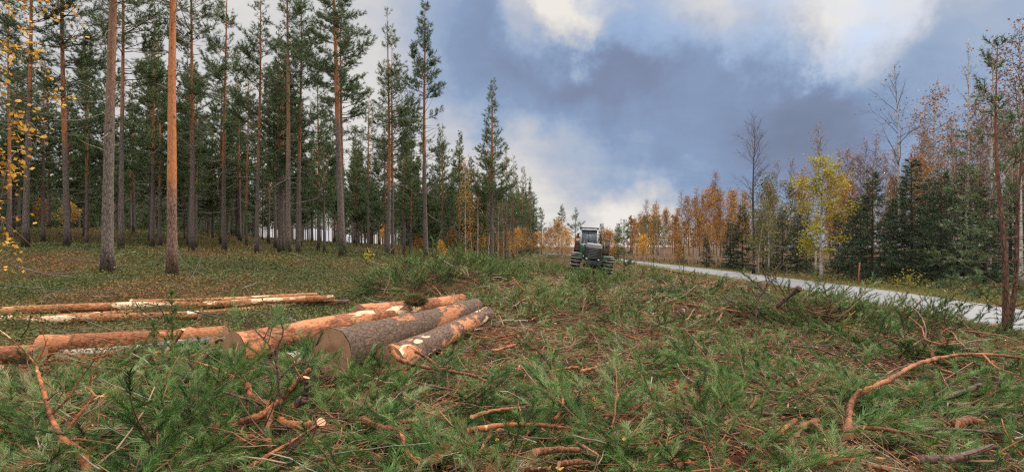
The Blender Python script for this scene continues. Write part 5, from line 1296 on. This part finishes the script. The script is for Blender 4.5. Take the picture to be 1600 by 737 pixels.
domes(HEROP, lambda Y: Y < 4.65, 90, 20).build('branch_heaps', [M_TWIG, M_BRASH], smooth=False)['kind'] = 'stuff'
domes(NEARP, lambda Y: 4.65 <= Y < 7.5, 91, 26).build('branch_heaps', [M_TWIG, M_BRASH], smooth=False)['kind'] = 'stuff'
domes(MIDP, lambda Y: Y >= 7.5, 92, 34).build('branch_heaps', [M_TWIG, M_BRASH], smooth=False)['kind'] = 'stuff'

# loose twigs
def sticks(n, y0, y1, half, r0, lens, seed, name, mat, lift=.16, p=None):
    r = np.random.default_rng(seed); p = sample(n, y0, y1, half, .02, None, seed) if p is None else p; b = MB()
    for x, y, z in p:
        L = lens[0] + (lens[1] - lens[0]) * r.random() ** 2; a = r.random() * 6.283
        P = curve_pts((x, y, z + .03 + lift * r.random()), (math.cos(a), math.sin(a), .16 * r.normal()), L, 5, r, .25 * r.normal(), .14)
        rr = r0 * (.5 + r.random() ** 2 * 1.3)
        b.tube(P, np.linspace(rr, rr * .45, 5), 5, 0, np.clip(.58 + .24 * r.normal(), 0, 1), cap=True)
    b.build(name, mat)['kind'] = 'stuff'
sticks(5200, 2.4, 9, 1.2, .0052, (.12, .8), 41, 'loose_twigs', M_TWIG, .20)
sticks(5000, 8.5, 26, 1.0, .011, (.2, 1.1), 42, 'loose_twigs', M_TWIG, .22)
sticks(620, 2.8, 9, 1.15, .0125, (.12, .65), 48, 'broken_sticks', M_STICK, .18)
sticks(700, 8.5, 26, .9, .024, (.2, .9), 49, 'broken_sticks', M_STICK, .20)
# the fine tangle of twigs round the sawn limbs
r = np.random.default_rng(47); b = MB()
for _ in range(260):
    px = 215 + 330 * r.random(); py = 565 + 165 * r.random(); p = ground_pt(px, py, .14 + .12 * r.random())
    a = r.normal() * .6 + (math.pi if r.random() < .5 else 0)
    P = curve_pts(p, (math.cos(a), .5 * math.sin(a), .25 * r.normal()), .25 + .7 * r.random(), 7, r, .4 * r.normal(), .16)
    b.tube(P, np.linspace(.002 + .005 * r.random() ** 2, .0015, 7), 5, 0, np.clip(.55 + .3 * r.normal(), 0, 1))
for px, Y, rx, hh, nn_ in ((1225, 9.9, .8, 1.0, 90), (1180, 9.6, .5, .9, 40), (1330, 9.6, .9, .6, 70), (1440, 9.2, .7, .55, 60), (650, 13, .9, .6, 50), (1480, 7.6, .7, .35, 60), (1560, 6.6, .7, .3, 60), (740, 16, 1.0, .6, 40)):
    for _ in range(nn_):
        x = (px - 800) / F * Y + rx * r.normal() * .5; y = Y + .35 * r.normal(); a = r.random() * 6.283
        P = curve_pts((x, y, tz(x, y) + .05), (math.cos(a), math.sin(a), .9 + .5 * r.normal()), hh * (.5 + .6 * r.random()), 7, r, -.5 * r.random(), .14)
        b.tube(P, np.linspace(.003 + .006 * r.random() ** 2, .002, 7), 4, 0, np.clip(.35 + .25 * r.normal(), 0, 1))
b.build('loose_twigs', M_TWIG)['kind'] = 'stuff'
# bark flakes and chips
r = np.random.default_rng(43)
p = np.concatenate([sample(11000, 2.6, 9, 1.15, .0, None, 44), sample(8000, 9, 34, .95, .0, None, 45)])
b = MB(); c_ = p + np.stack([0 * p[:, 0], 0 * p[:, 0], .05 + .13 * r.random(len(p))], 1)
P4, tt = leaves(c_, .060, r, .22, .8, .75, .25); P4 = c_[:, None] + (P4 - c_[:, None]) * (1 + .10 * np.maximum(0, c_[:, 1] - 8))[:, None, None] ** .6
b.quads(P4, 0, tt)
p = np.concatenate([sample(17000, 2.6, 10, 1.15, .0, None, 144), sample(16000, 9, 40, .8, .0, None, 145)]); p[:, 2] += .02 + .10 * r.random(len(p))
P4, tt = leaves(p, .11, r, .12, .45, .8, .10); P4 = p[:, None] + (P4 - p[:, None]) * (1 + .10 * np.maximum(0, p[:, 1] - 8))[:, None, None] ** .8
b.quads(P4, 0, tt)
b.build('bark_chips', M_CHIP, smooth=False)['kind'] = 'stuff'

# ------------------------------------------------------------------ dwarf shrubs and moss of the forest floor
r = np.random.default_rng(61)
def floor_pts(n, y0, y1, px0, px1, cond):
    y = y0 * (y1 / y0) ** r.random(n); px = px0 + (px1 - px0) * r.random(n); x = (px - 800) / F * y
    k = cond(x, y); x, y = x[k], y[k]
    return np.stack([x, y, terrain(x, y)], 1)
p = floor_pts(26000, 6.2, 75, -350, 850, lambda x, y: ~in_cut(x, y))
p = p[~near_log(p[:, 0], p[:, 1], p[:, 2], -.03)]
n = 13
dist = p[:, 1]
C = np.repeat(p, n, 0); D_ = np.repeat(dist, n)
rad_ = .10 + .010 * D_
clump = .5 + .5 * np.sin(p[:, 0] * 2.3 + 1.7 * np.sin(p[:, 1] * 1.2)) * np.cos(p[:, 1] * 1.9)
hgt = ((.03 + .10 * r.random(len(p))) * (.6 + 1.7 * clump))[:, None] * np.ones((1, n)); hgt = hgt.ravel()
C = C + np.stack([rad_ * r.normal(size=len(C)), rad_ * r.normal(size=len(C)), hgt * r.random(len(C)) + .01], 1)
patch = .50 + .36 * np.sin(p[:, 0] * .42 + 1.5 * np.sin(p[:, 1] * .31)) * np.cos(p[:, 1] * .5) + .16 * r.normal(size=len(p))
b = MB(); P4, tt = leaves(C, .038, r, np.repeat(patch, n), .30, .35)
scale_ = (1 + .05 * np.maximum(0, D_ - 7))[:, None, None]
P4 = C[:, None] + (P4 - C[:, None]) * scale_
b.quads(P4, 0, tt); b.build('blueberry_undergrowth', M_HERB, smooth=False)['kind'] = 'stuff'
p = floor_pts(420, 8, 40, -250, 800, lambda x, y: ~in_cut(x, y))
sticks(0, 0, 0, 0, .012, (.4, 2.0), 50, 'forest_floor_twigs', M_GREYTWIG, .10, p)
# verge grass and fallen leaves by the road
d0 = lambda x, y: (lambda d_: (d_ > ROAD_W / 2 - .05) & (d_ < ROAD_W / 2 + 1.9))(road_dist(x, y))
p = floor_pts(90000, 7, 75, 950, 2200, d0); p[:, 2] += .02
n = 5; C = np.repeat(p, n, 0) + .06 * r.normal(size=(len(p) * n, 3)) * (1, 1, 0)
t_, c_ = blades(C, np.tile((0, 0, 1.0), (len(C), 1)), 1, .16, .009, .9, r, tint=np.repeat(.45 + .25 * r.normal(size=len(p)), n), tvar=.4)
t_ = C[:, None] + (t_ - C[:, None]) * (1 + .02 * np.maximum(0, C[:, 1] - 8))[:, None, None]
b = MB(); b.tris(t_, 0, c_); b.build('verge_grass', M_GRASS, smooth=False)['kind'] = 'stuff'
d1 = lambda x, y: (lambda d_: (d_ > ROAD_W / 2 - .35) & (d_ < ROAD_W / 2 + 3.2))(road_dist(x, y))
p = floor_pts(26000, 7, 70, 950, 2200, d1); p[:, 2] += .05
b = MB(); P4, tt = leaves(p, .06, r, .5, .9, .75, .8); P4 = p[:, None] + (P4 - p[:, None]) * (1 + .03 * np.maximum(0, p[:, 1] - 10))[:, None, None]
b.quads(P4, 0, tt); b.build('fallen_leaves', M_LITTER, smooth=False)['kind'] = 'stuff'
# floor of the wood beyond the road
p = floor_pts(9000, 14, 80, 980, 2300, lambda x, y: (road_dist(x, y) > 2.6) & (x > np.interp(y, RP[:, 1], RP[:, 0])))
C = np.repeat(p, 8, 0); C = C + np.stack([.3 * r.normal(size=len(C)), .3 * r.normal(size=len(C)), .3 * r.random(len(C))], 1)
b = MB(); P4, tt = leaves(C, .11, r, .4, .7, .3); b.quads(P4, 0, tt); b.build('woodland_undergrowth', M_HERB, smooth=False)['kind'] = 'stuff'
# scattered yellow leaves in the cutting
p = sample(130, 2.8, 14, 1.1, .0, None, 71); p[:, 2] += .17
b = MB(); P4, tt = leaves(p, .05, r, .85, .3, .6, .85); b.quads(P4, 0, tt); b.build('yellow_leaves', M_GOLD, smooth=False)['kind'] = 'stuff'
